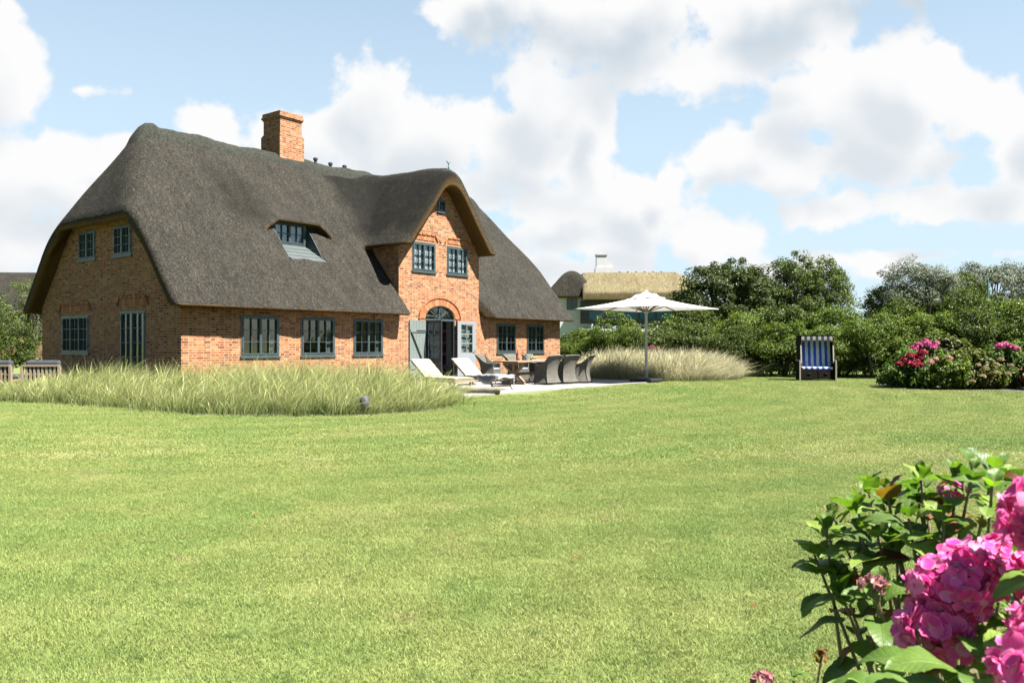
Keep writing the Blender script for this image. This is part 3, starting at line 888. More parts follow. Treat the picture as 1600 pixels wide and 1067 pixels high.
window((0, 6.64, 1.03), GR, GO, 1.71, 1.14, 3, 2, 3, curtain=[(0.02, 0.98)], curtain_mat=M['curtain_grey'])
gd = window((0, 3.105, 0.04), GR, GO, 1.37, 2.20, 2, 2, 4, curtain=[(0.02, 0.98)], curtain_mat=M['curtain_grey'], name='glazed_door', skip_panel=0.42)

# ---------------------------------------------------------------- eyebrow dormer: window, boarded sill, cheeks
dwin = window((4.12, 1.74, 4.44), FR, FO, 1.32, 0.76, 2, 2, 2, curtain=[(0.02, 0.98)], label='dormer window under the thatched eyebrow', fw=0.08, name='dormer_window')
sb = MB()
for k in range(4):
    t0, t1 = 1.72 - k * 0.235, 1.72 - (k + 1) * 0.235 - 0.03
    z0, z1 = 3.92 + 0.57 * (t0 - 0.8), 3.92 + 0.57 * (t1 - 0.8)
    sb.prism([(t0, z0 + 0.005), (t1, z1 + 0.035), (t1, z1 + 0.005), (t0, z0 - 0.02)], 0, 4.10, 5.45)
sb.build('boarded_sill', M['lead'], house)
cb = MB()
for x0, x1 in ((4.07, 4.095), (5.455, 5.48)):
    cb.prism([(0.83, 3.90), (1.78, 4.44), (1.78, 5.12), (1.50, 4.80)], 0, x0, x1)
cb.build('dormer_cheek', M['frame'], house)

# ---------------------------------------------------------------- brick dressings
def hood(x0, x1, z, mp, name='brick_hood', drop=0.17):
    """soldier course over an opening with a thin ledge that turns down at its ends"""
    b = MB(); n = max(4, int((x1 - x0) / 0.075)); w = (x1 - x0) / n
    for i in range(n):
        xa = x0 + i * w + 0.005; xb = x0 + (i + 1) * w - 0.005
        V = [mp(xa, z, 0.0), mp(xb, z, 0.0), mp(xb, z + drop, 0.0), mp(xa, z + drop, 0.0), mp(xa, z, -0.018), mp(xb, z, -0.018), mp(xb, z + drop, -0.018), mp(xa, z + drop, -0.018)]
        b.add(V, [(4, 5, 6, 7), (0, 1, 5, 4), (1, 2, 6, 5), (2, 3, 7, 6), (3, 0, 4, 7)])
    pts = [(x0 - 0.16, z - 0.02), (x0 - 0.03, z + drop + 0.01), (x1 + 0.03, z + drop + 0.01), (x1 + 0.16, z - 0.02)]
    for (xa, za), (xb, zb) in zip(pts[:-1], pts[1:]):
        m = max(2, int(abs(xb - xa) / 0.22))
        for i in range(m):
            a, c = i / m, (i + 1) / m - 0.03
            p = [(xa + (xb - xa) * q, za + (zb - za) * q) for q in (a, c)]
            V = [mp(p[0][0], p[0][1], 0), mp(p[1][0], p[1][1], 0), mp(p[1][0], p[1][1] + 0.06, 0), mp(p[0][0], p[0][1] + 0.06, 0),
                 mp(p[0][0], p[0][1], -0.05), mp(p[1][0], p[1][1], -0.05), mp(p[1][0], p[1][1] + 0.06, -0.05), mp(p[0][0], p[0][1] + 0.06, -0.05)]
            b.add(V, [(4, 5, 6, 7), (0, 1, 5, 4), (1, 2, 6, 5), (2, 3, 7, 6), (3, 0, 4, 7)])
    b.build(name, M['brick_one'], house)
hood(8.62, 9.70, 4.93, front_map); hood(10.40, 11.44, 4.93, front_map); hood(9.84, 10.28, 6.54, front_map, drop=0.13)
hood(4.95, 6.62, 2.30, gable_map); hood(1.75, 3.09, 2.38, gable_map, drop=0.2)
# semicircular brick arch over the terrace door
ab = MB()
cx, cz = 10.0, DOORZ - 0.02
n = 34
for ring, (ra, rb, dep, hs_) in enumerate(((0.0, 0.24, 0.02, 1), (0.26, 0.32, 0.05, 2))):
    for i in range(n * hs_ // 1):
        nn = n * hs_
        a0 = math.pi * (i + 0.04) / nn; a1 = math.pi * (i + 0.92) / nn
        pts = []
        for a, rr in ((a0, ra), (a1, ra), (a1, rb), (a0, rb)):
            pts.append((cx - (0.80 + rr) * math.cos(a), cz + 0.05 + (0.47 + rr) * math.sin(a)))
        V = [(x, 0.002, z) for x, z in pts] + [(x, -dep, z) for x, z in pts]
        ab.add(V, [(4, 5, 6, 7), (0, 1, 5, 4), (1, 2, 6, 5), (2, 3, 7, 6), (3, 0, 4, 7)])
for x0 in (8.90, 10.86):
    ab.box((x0, -0.05, cz - 0.06), (x0 + 0.26, 0.0, cz + 0.02))
ab.build('door_arch', M['brick_one'], house)
# little recessed putlog stones beside the hoods
for x, z in ((8.45, 4.98), (10.02, 4.98), (11.62, 4.98), (9.62, 6.6)):
    pb = MB(); pb.box((x - 0.05, -0.03, z - 0.04), (x + 0.05, 0.0, z + 0.05)); pb.build('brick_boss', M['brick_one'], house)
# corbelled kneelers where the gable springs
for x0, x1 in ((7.90, 8.35), (11.75, 12.19)):
    kb = MB(); kb.box((x0, -0.04, 4.90), (x1, 0.0, 4.97)); kb.box((x0, -0.02, 4.82), (x1, 0.0, 4.895)); kb.build('kneeler', M['brick_one'], house)

# ---------------------------------------------------------------- terrace door: fanlight, leaves, shutters
fb = MB()
arcp = [(10.0 - 0.775 * math.cos(math.pi * i / 16), 2.195 + 0.465 * math.sin(math.pi * i / 16)) for i in range(17)]
for (xa, za), (xb, zb) in zip(arcp[:-1], arcp[1:]): fb.bar((xa, 0.06, za), (xb, 0.06, zb), 0.06, 0.09, up=(0, 1, 0))
fb.box((DOOR0, 0.0, 2.13), (DOOR1, 0.12, 2.20))
for a in (0.25, 0.5, 0.75):
    fb.bar((10.0, 0.06, 2.21), (10.0 - 0.74 * math.cos(math.pi * a), 0.06, 2.20 + 0.44 * math.sin(math.pi * a)), 0.03, 0.022, up=(0, 1, 0))
fb.tube([(10.0 - 0.2 * math.cos(math.pi * i / 8), 0.06, 2.21 + 0.13 * math.sin(math.pi * i / 8)) for i in range(9)], 0.014, 6)
fan = fb.build('fanlight', M['frame'], house)
gb = MB(); gb.add([(x, 0.08, z) for x, z in arcp] + [(10.0, 0.08, 2.19)], [(i, i + 1, 17) for i in range(16)]); gb.build('pane', M['glass'], fan)
for x0, x1 in ((DOOR0, DOOR0 + 0.06), (DOOR1 - 0.06, DOOR1)):
    jb = MB(); jb.box((x0, 0.0, 0.04), (x1, 0.12, 2.13)); jb.build('door_jamb', M['frame'], house)

def plank_shutter(x0, x1, flip):
    b = MB(); n = 5; w = (x1 - x0) / n
    for i in range(n): b.box((x0 + i * w + 0.003, -0.055, 0.08), (x0 + (i + 1) * w - 0.003, -0.025, 2.13))
    for z in (0.45, 1.72): b.box((x0 + 0.03, -0.08, z), (x1 - 0.03, -0.056, z + 0.10))
    xa, xb = (x0 + 0.06, x1 - 0.06) if not flip else (x1 - 0.06, x0 + 0.06)
    b.bar((xb, -0.068, 0.52), (xa, -0.068, 1.74), 0.022, 0.09, up=(0, 1, 0))
    o = b.build('shutter', M['shutter'], house)
    for z in (0.5, 1.77):
        hb = MB(); hb.box((x0 if flip else x1 - 0.5, -0.088, z - 0.02), (x0 + 0.5 if flip else x1, -0.081, z + 0.02)); hb.build('strap_hinge', M['metal_dark'], o)
plank_shutter(8.40, 9.20, False)
plank_shutter(10.86, 11.74, True)

def door_leaf(hinge, ang, w, mat, st, low):
    """a half-glazed door leaf swung open by ang about its hinge (angle measured in the house plan)"""
    Mx = Matrix.Translation(Vector(hinge)) @ Matrix.Rotation(ang, 4, 'Z')
    b = MB(); H = 2.09
    b.box((0, -0.022, 0), (st, 0.022, H), Mx); b.box((w - st, -0.022, 0), (w, 0.022, H), Mx)
    b.box((st, -0.022, 0), (w - st, 0.022, low), Mx); b.box((st, -0.022, H - 0.11), (w - st, 0.022, H), Mx)
    b.box((w / 2 - 0.014, -0.018, low), (w / 2 + 0.014, 0.018, H - 0.11), Mx)
    for k in (1, 2):
        z = low + (H - 0.11 - low) * k / 3; b.box((st, -0.018, z - 0.014), (w - st, 0.018, z + 0.014), Mx)
    o = b.build('door_leaf', mat, house)
    g = MB(); V = [(st, 0, low), (w - st, 0, low), (w - st, 0, H - 0.11), (st, 0, H - 0.11)]
    g.add([tuple(Mx @ Vector(p)) for p in V], [(0, 1, 2, 3)]); g.build('pane', M['glass'], o)
    hb = MB(); hb.tube([tuple(Mx @ Vector(p)) for p in ((w - 0.05, -0.03, 1.02), (w - 0.05, -0.07, 1.02), (w - 0.17, -0.07, 1.02))], 0.01, 6)
    hb.build('handle', M['metal_dark'], o)
door_leaf((DOOR0 + 0.05, -0.01, 0.045), R(-90), 0.72, M['doordark'], 0.10, 0.78)
door_leaf((DOOR1 + 0.0, -0.125, 0.045), R(-3.5), 0.97, M['doorleaf'], 0.19, 0.95)

# ---------------------------------------------------------------- chimney, ridge vents, finial
c = MB()
CS, CT, CZ = 0.24, 0.32, 0.09
def cbox(lo, hi): c.box((lo[0] + CS, lo[1] + CT, lo[2] + CZ), (hi[0] + CS, hi[1] + CT, hi[2] + CZ))
cbox((5.70, 3.44, 6.9), (6.74, 4.50, 8.46))
for k in range(4): cbox((5.702 + k * 0.015, 3.442 + k * 0.015, 8.461 + k * 0.026), (6.738 - k * 0.015, 4.498 - k * 0.015, 8.486 + k * 0.026))
cbox((5.76, 3.502, 8.565), (6.68, 4.438, 9.06))
cbox((5.73, 3.47, 9.061), (6.71, 4.47, 9.11)); cbox((5.70, 3.44, 9.111), (6.74, 4.50, 9.17)); cbox((5.73, 3.47, 9.171), (6.71, 4.47, 9.30))
ch = c.build('chimney', M['brick'], house)
p = MB(); p.lathe([(0.09, 0), (0.09, 0.08), (0.07, 0.08)], 12, (6.35 + CS, 3.9 + CT, 9.301 + CZ)); p.build('chimney_pot', plain('terracotta', (0.4, 0.13, 0.06), (0.3, 0.1, 0.05), 8, 0.8), ch)
def vent(s, t, hh):
    z = float(roof_top(np.array(s), np.array(t)))
    b = MB(); b.lathe([(0.055, -0.1), (0.055, hh), (0.085, hh), (0.085, hh + 0.07), (0.05, hh + 0.09)], 12, (s, t, z)); b.build('ridge_vent', M['metal_dark'], house, smooth=True)
vent(7.75, 4.08, 0.26); vent(8.45, 4.08, 0.24); vent(9.15, 4.10, 0.20)
b = MB(); zf = float(roof_top(np.array(SG), np.array(-0.35)))
b.tube([(SG, -0.35, zf), (SG, -0.35, zf + 0.30)], 0.018, 6)
b.tube([(SG - 0.10, -0.35, zf + 0.34), (SG, -0.35, zf + 0.24), (SG + 0.10, -0.35, zf + 0.34)], 0.018, 6)
b.lathe([(0.0, 0.1), (0.04, 0.13), (0.0, 0.17)], 8, (SG, -0.35, zf)); b.build('finial', M['verdigris'], house)

# ---------------------------------------------------------------- white bookshelf seen through the open door
SHM = hw(11.72, 1.95, 0.02)
bs = thing('bookshelf', 'white shelf unit with red and dark books seen through the open terrace door', 'bookshelf', SHM, HR - R(90))
b = MB()
b.box((-0.75, 0, 0), (-0.70, 0.32, 2.3)); b.box((0.70, 0, 0), (0.75, 0.32, 2.3)); b.box((-0.7, 0.29, 0), (0.7, 0.32, 2.3))
for k in range(6): b.box((-0.7, 0, 0.02 + k * 0.44), (0.7, 0.289, 0.06 + k * 0.44))
b.build('shelf', M['white_plaster'], bs)
M['books'] = leaf_mat('book_spines', [(0, (0.30, 0.02, 0.03)), (0.4, (0.45, 0.04, 0.05)), (0.6, (0.05, 0.03, 0.04)), (1, (0.25, 0.22, 0.18))], 0.0, 0.6)
b = MB()
for k in range(5):
    x = -0.66
    while x < 0.62:
        w = random.uniform(0.025, 0.055); hh = random.uniform(0.22, 0.33)
        if random.random() < 0.9: b.box((x, 0.05, 0.062 + k * 0.44), (x + w - 0.003, 0.24, 0.062 + k * 0.44 + hh))
        x += w
bo = b.build('book_row', M['books'], None); bo.matrix_world = Matrix.Translation(SHM) @ Matrix.Rotation(HR - R(90), 4, 'Z')
tag(bo, 'rows of red and dark book spines standing on the white indoor shelf', 'books', kind='stuff')
b = MB(); b.box((11.70, 0.16, 0.03), (12.08, 1.17, 2.6)); b.build('inner_wall', M['white_plaster'], house)

# ================================================================ neighbouring houses
def thatch_solid(name, mat, parent, Lx, Ly, eave, slope, hipz, hips, thick=0.45, over=0.4, step=0.14, extra=None, hip_slope=2.0, rk=0.6):
    """a half-hipped thatched roof over Lx x Ly (ridge along x), as one solid"""
    o = np.array([-over - 0.4, -over - 0.4, eave - 0.4])
    rid = eave + (Ly / 2 + over) * slope
    n = [int((Lx + 2 * over + 0.8) / step), int((Ly + 2 * over + 0.8) / step), int((rid - eave + 1.0) / step)]
    x, y, z = np.meshgrid(*[o[i] + np.arange(n[i]) * step for i in range(3)], indexing='ij', sparse=True)
    yy = np.minimum(y, Ly - y)
    top = smin(eave + (y + over) * slope, eave + (Ly - y + over) * slope, rk) + 0 * x
    if hips[0]: top = smin(top, hipz + (x + over) * hip_slope, 0.8)
    if hips[1]: top = smin(top, hipz + (Lx - x + over) * hip_slope, 0.8)
    if extra is not None: top = extra(x, y, top)
    f = smax((z - top) * 0.62, (top - thick * 1.6 - z) * 0.62, 0.08)
    f = smax(f, -(yy + over) + 0 * f, 0.06); f = smax(f, -(np.minimum(x, Lx - x) + over) + 0 * f, 0.08)
    f = smax(f, eave - 0.02 - z + 0 * f, 0.05)
    sx = np.minimum(x + (0 if hips[0] else 99), Lx - x + (0 if hips[1] else 99))
    lipz = hipz - 0.25 - 3.0 * np.maximum(0, (hipz - eave) / slope + 0.3 - yy) - 3.0 * np.maximum(0, sx - 0.2)
    f = smax(f, (lipz - z) * 0.5, 0.1)
    V, Q = surfnets(f.astype(np.float32), o, step)
    return mk(name, V, Q, mat, parent, smooth=True), rid

nb = thing('neighbour_house', 'white house with golden fresh thatch, dark thatched wing and white chimney beyond the hedge', 'house', (5.6, 64.0, 0), R(-3))
# local frame: x to the right, y away; main block about 8.3 long, dark wing set back on its left
def dorm(x, y, top):
    lid = 4.75 + (y + 1.05) * 0.86
    w = sstep(x, -0.5, -0.2) * sstep(x, 8.4, 7.2)
    return np.where(y > -1.05, np.maximum(top, np.minimum(lid, 7.0) * w + top * (1 - w)), top)
mroof, mrid = thatch_solid('golden_roof', M['thatch_gold'], nb, 8.6, 7.6, 2.3, 1.16, 5.4, (False, True), extra=dorm)
mroof.location = (0.1, 0, 0)
b = MB(); b.box((-0.3, 0.0, 0), (8.0, 7.6, 2.5)); b.build('wall', M['white_plaster'], nb)
b = MB(); b.box((-0.3, 0.10, 2.9), (6.9, 0.22, 4.7)); wband = b.build('dormer_front', plain('eave_shade_paint', (0.035, 0.04, 0.038), (0.025, 0.03, 0.03), 3, 0.6), nb)  # near-black colour stands in for the deep shade under the eave
b = MB()
for i in range(5): b.box((0.4 + i * 1.3, 0.075, 3.25), (1.5 + i * 1.3, 0.095, 3.85))
b.build('pane', plain('blue_glass', (0.022, 0.11, 0.17), (0.035, 0.15, 0.22), 1, 0.25), wband)
wr, wrid = thatch_solid('dark_wing_roof', M['thatch'], nb, 6.6, 7.4, 2.9, 1.16, 5.1, (True, False), hip_slope=2.8, rk=2.2)
wr.location = (2.75, 0.5, 0); wr.rotation_euler = (0, 0, R(90))
b = MB(); b.box((-3.9, 0.55, 0), (-0.31, 5.0, 3.1)); b.box((-2.4, 0.56, 3.1), (0.6, 5.0, 5.0)); b.box((-0.309, 0.57, 2.0), (0.55, 5.0, 3.099)); b.build('wing_wall', M['white_plaster'], nb)
b = MB(); b.box((-1.35, 0.47, 4.0), (-0.55, 0.54, 4.85)); wwin = b.build('wing_window', M['frame'], nb)
b = MB()
for i in range(2):
    for k in range(3): b.box((-1.30 + i * 0.4, 0.455, 4.04 + k * 0.27), (-0.98 + i * 0.4, 0.468, 4.27 + k * 0.27))
b.build('pane', plain('dark_pane', (0.03, 0.05, 0.06), (0.06, 0.09, 0.10), 1, 0.1), wwin)
b = MB()
b.box((1.0, 3.1, 6.0), (2.5, 4.6, 7.55)); b.box((1.1, 3.2, 7.551), (1.95, 4.5, 8.55)); b.box((1.951, 3.2, 7.551), (2.42, 4.5, 8.05)); b.box((1.05, 3.15, 8.551), (2.0, 4.55, 8.68)); b.box((1.35, 3.6, 8.681), (1.65, 3.9, 8.78))
b.build('chimney', M['white_plaster'], nb)
for i in range(6):
    b = MB(); b.lathe([(0.05, 0), (0.05, 0.22), (0.07, 0.22), (0.07, 0.28)], 8, (3.0 + i * 0.68, 3.8, mrid - 0.2)); b.build('ridge_vent', M['metal_dark'], nb)
b = MB()
G = [[(x, 3.8 + q * 0.5, mrid - 0.17 - abs(q) ** 2 * 0.34) for q in np.linspace(-1, 1, 7)] for x in np.linspace(-0.3, 6.7, 24)]
b.sheet(G); b.build('ridge_cap', M['ridge'], nb, smooth=True)
fh = thing('far_house', 'distant house with a long grey thatched roof behind the left trees', 'house', (-64.0, 76.0, 0), R(4))
thatch_solid('grey_roof', M['thatch'], fh, 20.0, 9.0, 3.2, 1.10, 6.0, (True, True), step=0.22)
b = MB(); b.box((0, 0, 0), (20, 9, 3.5)); b.build('wall', M['brick'], fh)

# ================================================================ terrace furniture
TZ = 0.03
M['teak'] = plain('weathered_teak', (0.26, 0.16, 0.085), (0.36, 0.24, 0.14), 5, 0.65, 0.3, 30, stretch=(1, 12, 12))
M['teak_pale'] = plain('pale_teak', (0.40, 0.315, 0.205), (0.31, 0.24, 0.155), 5, 0.65, 0.3, 30, stretch=(1, 12, 12))
M['teak_dark'] = plain('dark_wet_wood', (0.10, 0.075, 0.055), (0.16, 0.125, 0.095), 6, 0.6)
M['cream'] = plain('cream_canvas', (0.345, 0.305, 0.225), (0.30, 0.265, 0.195), 4, 0.9)
M['charcoal'] = plain('charcoal_fabric', (0.035, 0.04, 0.055), (0.05, 0.055, 0.07), 10, 0.9)
M['seatpad'] = plain('grey_seat_pad', (0.30, 0.33, 0.38), (0.24, 0.27, 0.31), 6, 0.9)

def wicker_mat(name, c1, c2, spec=0.3):
    m, t, b, _ = new_mat(name)
    uv = t.new('ShaderNodeUVMap').outputs[0]
    bt = t.new('ShaderNodeTexBrick'); t.l.new(uv, bt.inputs['Vector'])
    bt.inputs['Color1'].default_value = (0, 0, 0, 1); bt.inputs['Color2'].default_value = (1, 1, 1, 1); bt.inputs['Scale'].default_value = 1
    bt.inputs['Mortar Size'].default_value = 0.0035; bt.inputs['Brick Width'].default_value = 0.040; bt.inputs['Row Height'].default_value = 0.017; bt.inputs['Mortar Smooth'].default_value = 0.6
    c = t.mix(bt.outputs['Color'], c1, c2)
    c = t.mix(bt.outputs['Fac'], c, tuple(x * 0.3 for x in c1))
    t.l.new(c, b.inputs['Base Color']); b.inputs['Roughness'].default_value = 0.7; b.inputs['Specular IOR Level'].default_value = spec
    bump(t, b, t.math('MULTIPLY', bt.outputs['Fac'], -1.0), 0.8, 0.01)
    return m
M['wicker'] = wicker_mat('grey_brown_wicker', (0.13, 0.12, 0.098), (0.29, 0.27, 0.225))
M['wicker_dark'] = wicker_mat('dark_wicker', (0.010, 0.0075, 0.005), (0.020, 0.015, 0.010), 0.06)

def make_chair(label, loc, rz, group):
    t = thing('wicker_armchair', label, 'chair', loc, rz, group)
    hw_ = lambda v: 0.262 + 0.085 * (2 * v - 0.95) ** 2
    yb = lambda v: 0.32 - 0.42 * v + 0.53 * v * v
    G = []
    for i in range(13):
        u = i / 12 * 2 - 1
        G.append([(u * hw_(j / 12), yb(j / 12) - 0.05 * u * u, 0.05 + (0.89 - 0.02 * u * u) * j / 12) for j in range(13)])
    MB().sheet(G, 0.035).build('backrest', M['wicker'], t, smooth=True)
    for s in (-1, 1):
        G = []
        for i in range(11):
            q = i / 10; row = []
            topz = 0.63 + 0.28 * (1 - q) ** 4.2 - 0.01 * q
            for j in range(9):
                v = j / 8; z = 0.05 + (topz - 0.05) * v; vb = (z - 0.05) / 0.89
                y0 = yb(vb) - 0.05; y1 = -0.29 + 0.03 * v
                row.append((s * (hw_(vb) + 0.02 * math.sin(q * 3.1) + 0.012 * q), y0 + (y1 - y0) * q, z))
            G.append(row)
        if s > 0: G = G[::-1]
        MB().sheet(G, 0.04).build('side_panel', M['wicker'], t, smooth=True)
    b = MB(); b.box((-0.27, -0.27, 0.05), (0.27, -0.24, 0.40)); b.box((-0.27, -0.239, 0.36), (0.27, 0.18, 0.40)); b.build('seat', M['wicker'], t)
    b = MB(); b.box((-0.255, -0.26, 0.402), (0.255, 0.17, 0.47)); b.build('cushion', M['seatpad'], t, bevel=0.02)
    for x, y in ((-0.28, -0.26), (0.28, -0.26), (-0.29, 0.26), (0.29, 0.26)):
        b = MB(); b.lathe([(0.016, 0), (0.022, 0.06)], 8, (x, y, 0)); b.build('leg', M['metal_dark'], t)
    return t
CG = 'wicker armchairs round the terrace table'
ch0 = make_chair('wicker armchair with its woven back in full sun, in front of the teak table', hw(9.65, -4.87, TZ), HR + R(176), CG)
dup(ch0, hw(10.45, -5.0, TZ), HR + R(170), 'half-shaded wicker armchair between the sunlit chair back and the shaded chair under the parasol', CG)
dup(ch0, hw(11.25, -5.15, TZ), HR + R(200), 'wicker armchair wholly in shade, nearest the white parasol pole', CG)
dup(ch0, hw(10.15, -2.15, TZ), HR + R(12), 'wicker armchair turned to the lawn beside the right door shutter', CG)
dup(ch0, hw(10.95, -2.75, TZ), HR - R(5), 'wicker armchair behind the table, its back showing over the red bottle', CG)
dup(ch0, hw(11.7, -3.0, TZ), HR + R(4), 'dark wicker armchair in the table shadow below the end window', CG)

tb_ = thing('dining_table', 'long teak terrace table on crossed trestle legs', 'table', hw(10.02, -3.98, TZ), HR)
b = MB()
for i in range(6): b.box((-1.26, -0.5 + i * 0.167, 0.70), (1.26, -0.5 + (i + 1) * 0.167 - 0.006, 0.745))
for s in (-1, 1): b.box((min(s * 1.265, s * 1.38), -0.5, 0.70), (max(s * 1.265, s * 1.38), 0.496, 0.746))
b.build('table_top', M['teak'], tb_, bevel=0.006)
for s in (-1, 1):
    b = MB(); x = s * 0.92
    b.box((x - 0.05, -0.44, 0.0), (x + 0.05, 0.44, 0.07)); b.box((x - 0.05, -0.42, 0.63), (x + 0.05, 0.42, 0.698)); b.box((x - 0.05, -0.05, 0.07), (x + 0.05, 0.05, 0.63))
    for q in (-1, 1):
        b.bar((x, q * 0.40, 0.07), (x, q * 0.06, 0.34), 0.075, 0.085, up=(1, 0, 0)); b.bar((x, q * 0.06, 0.36), (x, q * 0.40, 0.63), 0.075, 0.085, up=(1, 0, 0))
    b.build('trestle', M['teak'], tb_, bevel=0.006)
b = MB(); b.box((-0.86, -0.035, 0.28), (0.86, 0.035, 0.37)); b.build('stretcher', M['teak'], tb_)

def glassy(name, c, tr=0.6):
    m, t, b, _ = new_mat(name)
    b.inputs['Base Color'].default_value = (*c, 1); b.inputs['Roughness'].default_value = 0.06; b.inputs['Transmission Weight'].default_value = tr
    return m
TT = TZ + 0.748
bo = thing('bottle', 'dark red glass bottle standing on the terrace table', 'bottle', hw(9.62, -3.72, TT), HR)
b = MB(); b.lathe([(0.036, 0), (0.04, 0.01), (0.04, 0.19), (0.032, 0.22), (0.015, 0.255), (0.014, 0.30)], 16); b.build('glass_body', glassy('red_glass', (0.30, 0.01, 0.02), 0.3), bo, smooth=True)
b = MB(); b.lathe([(0.0165, 0.285), (0.0165, 0.325), (0.013, 0.328)], 12); b.build('cap', M['metal_dark'], bo)
b = MB(); b.lathe([(0.0408, 0.06), (0.0408, 0.15)], 16); b.build('paper_label', plain('red_paper', (0.35, 0.02, 0.03), (0.28, 0.02, 0.03), 4, 0.7), bo)
bo = thing('drinking_glass', 'small dark drinking glass just beside the red bottle', 'glass', hw(9.80, -3.82, TT), HR)
b = MB(); b.lathe([(0.03, 0), (0.036, 0.09), (0.033, 0.09), (0.028, 0.008)], 14); b.build('glass_body', glassy('smoky_glass', (0.12, 0.06, 0.06), 0.5), bo, smooth=True)
bo = thing('glass_jug', 'clear glass water jug on the table between bottle and fruit bowl', 'jug', hw(9.98, -3.80, TT), HR)
b = MB(); b.lathe([(0.05, 0), (0.06, 0.02), (0.058, 0.10), (0.045, 0.16), (0.05, 0.19), (0.046, 0.19), (0.041, 0.16), (0.054, 0.10), (0.054, 0.025)], 18); jb_ = b.build('glass_body', glassy('clear_glass', (0.85, 0.9, 0.92), 0.85), bo, smooth=True)
b = MB(); b.tube([(0.055, 0, 0.17), (0.10, 0, 0.16), (0.11, 0, 0.10), (0.06, 0, 0.05)], 0.008, 6); b.build('handle', glassy('clear_glass_handle', (0.85, 0.9, 0.92), 0.7), bo)
bo = thing('fruit_bowl', 'white bowl of green apples and lemons on the terrace table', 'bowl', hw(10.28, -3.85, TT), HR)
b = MB(); b.lathe([(0.05, 0), (0.06, 0.012), (0.13, 0.07), (0.124, 0.07), (0.055, 0.02)], 20); b.build('bowl_body', M['white_plaster'], bo, smooth=True)
for x, y, z, c in ((-0.045, 0.02, 0.075, 0), (0.05, 0.03, 0.075, 1), (0.01, -0.05, 0.075, 0), (0.0, 0.01, 0.125, 1)):
    b = MB(); b.lathe([(0.0, -0.042), (0.022, -0.036), (0.04, -0.012), (0.04, 0.014), (0.022, 0.036), (0.0, 0.04)], 12, (x, y, z))
    b.build('apple' if c == 0 else 'lemon', plain('fruit_green', (0.20, 0.30, 0.03), (0.28, 0.36, 0.05), 8, 0.4) if c == 0 else plain('fruit_yellow', (0.55, 0.42, 0.04), (0.5, 0.4, 0.05), 8, 0.45), bo, smooth=True)
bo = thing('magazine', 'open white and blue magazine lying at the near edge of the table', 'magazine', hw(10.02, -4.22, TT), HR + R(15))
b = MB(); b.sheet([[(x, y, 0.012 + 0.018 * math.exp(-abs(x) * 14) * (1 if abs(x) > 0.01 else 0.3)) for y in (-0.14, 0.14)] for x in np.linspace(-0.21, 0.21, 15)], 0.01); b.build('pages', M['white_plaster'], bo, smooth=True)
b = MB(); b.box((-0.215, -0.145, 0.0), (0.215, 0.145, 0.003)); b.build('cover', plain('blue_cover', (0.08, 0.13, 0.35), (0.06, 0.10, 0.30), 8, 0.5), bo)

# ---------------------------------------------------------------- sun loungers
def make_lounger(label, loc, rz, group):
    t = thing('sun_lounger', label, 'sun lounger', loc, rz, group)
    b = MB()
    for s in (-1, 1):
        b.bar((-0.98, s * 0.33, 0.30), (1.0, s * 0.33, 0.30), 0.04, 0.075)
        b.bar((-0.30, s * 0.285, 0.345), (-0.93, s * 0.285, 0.80), 0.03, 0.06)
    for x in (-0.98, -0.3, 0.3, 0.98): b.bar((x, -0.33, 0.30), (x, 0.33, 0.30), 0.05, 0.06)
    for i in range(12): x = -0.22 + i * 0.105; b.box((x, -0.31, 0.325), (x + 0.07, 0.31, 0.343))
    b.build('frame', M['teak_pale'], t)
    for x, s in ((-0.72, -1), (-0.72, 1), (0.80, -1), (0.80, 1)):
        b = MB(); q = 1 if x > 0 else -1
        b.tube([(x, s * 0.345, 0.31), (x + q * 0.02, s * 0.35, 0.20), (x + q * 0.07, s * 0.35, 0.10), (x + q * 0.16, s * 0.35, 0.0)], [0.035, 0.03, 0.028, 0.024], 8)
        b.build('leg', M['teak'], t, smooth=True)
    b = MB(); b.bar((-0.62, -0.35, 0.10), (-0.62, 0.35, 0.10), 0.03, 0.04); b.bar((0.86, -0.35, 0.11), (0.86, 0.35, 0.11), 0.03, 0.04); b.build('stretcher', M['teak'], t)
    for nm, a, c in (('seat_cushion', (-0.30, 0.352), (1.0, 0.352)), ('back_cushion', (-0.31, 0.36), (-0.97, 0.845))):
        L_ = math.hypot(c[0] - a[0], c[1] - a[1]); G = []
        nx_, nz_ = -(c[1] - a[1]) / L_, (c[0] - a[0]) / L_
        if nz_ < 0: nx_, nz_ = -nx_, -nz_
        for i in range(25):
            q = i / 24; row = []
            for j in range(9):
                y = (j / 8 * 2 - 1)
                th = 0.055 * (1 - 0.35 * abs(y) ** 6) * (1 - 0.3 * abs(2 * q - 1) ** 8) - 0.012 * (math.cos(q * 2 * math.pi * 4) > 0.93)
                row.append((a[0] + (c[0] - a[0]) * q + nx_ * th, y * 0.32, a[1] + (c[1] - a[1]) * q + nz_ * th))
            G.append(row)
        if c[0] < a[0]: G = G[::-1]
        MB().sheet(G, 0.05).build(nm, M['cream'], t, smooth=True)
    return t
LD = HR + math.atan2(-0.97, -0.16)
lo = make_lounger('cream padded teak sun lounger with a grey towel over its foot end', hw(6.42, -4.82, TZ), LD, 'sun loungers before the terrace door')
dup(lo, hw(4.80, -4.75, TZ), LD, 'cream padded teak sun lounger half hidden behind the tall beach grass', 'sun loungers before the terrace door')
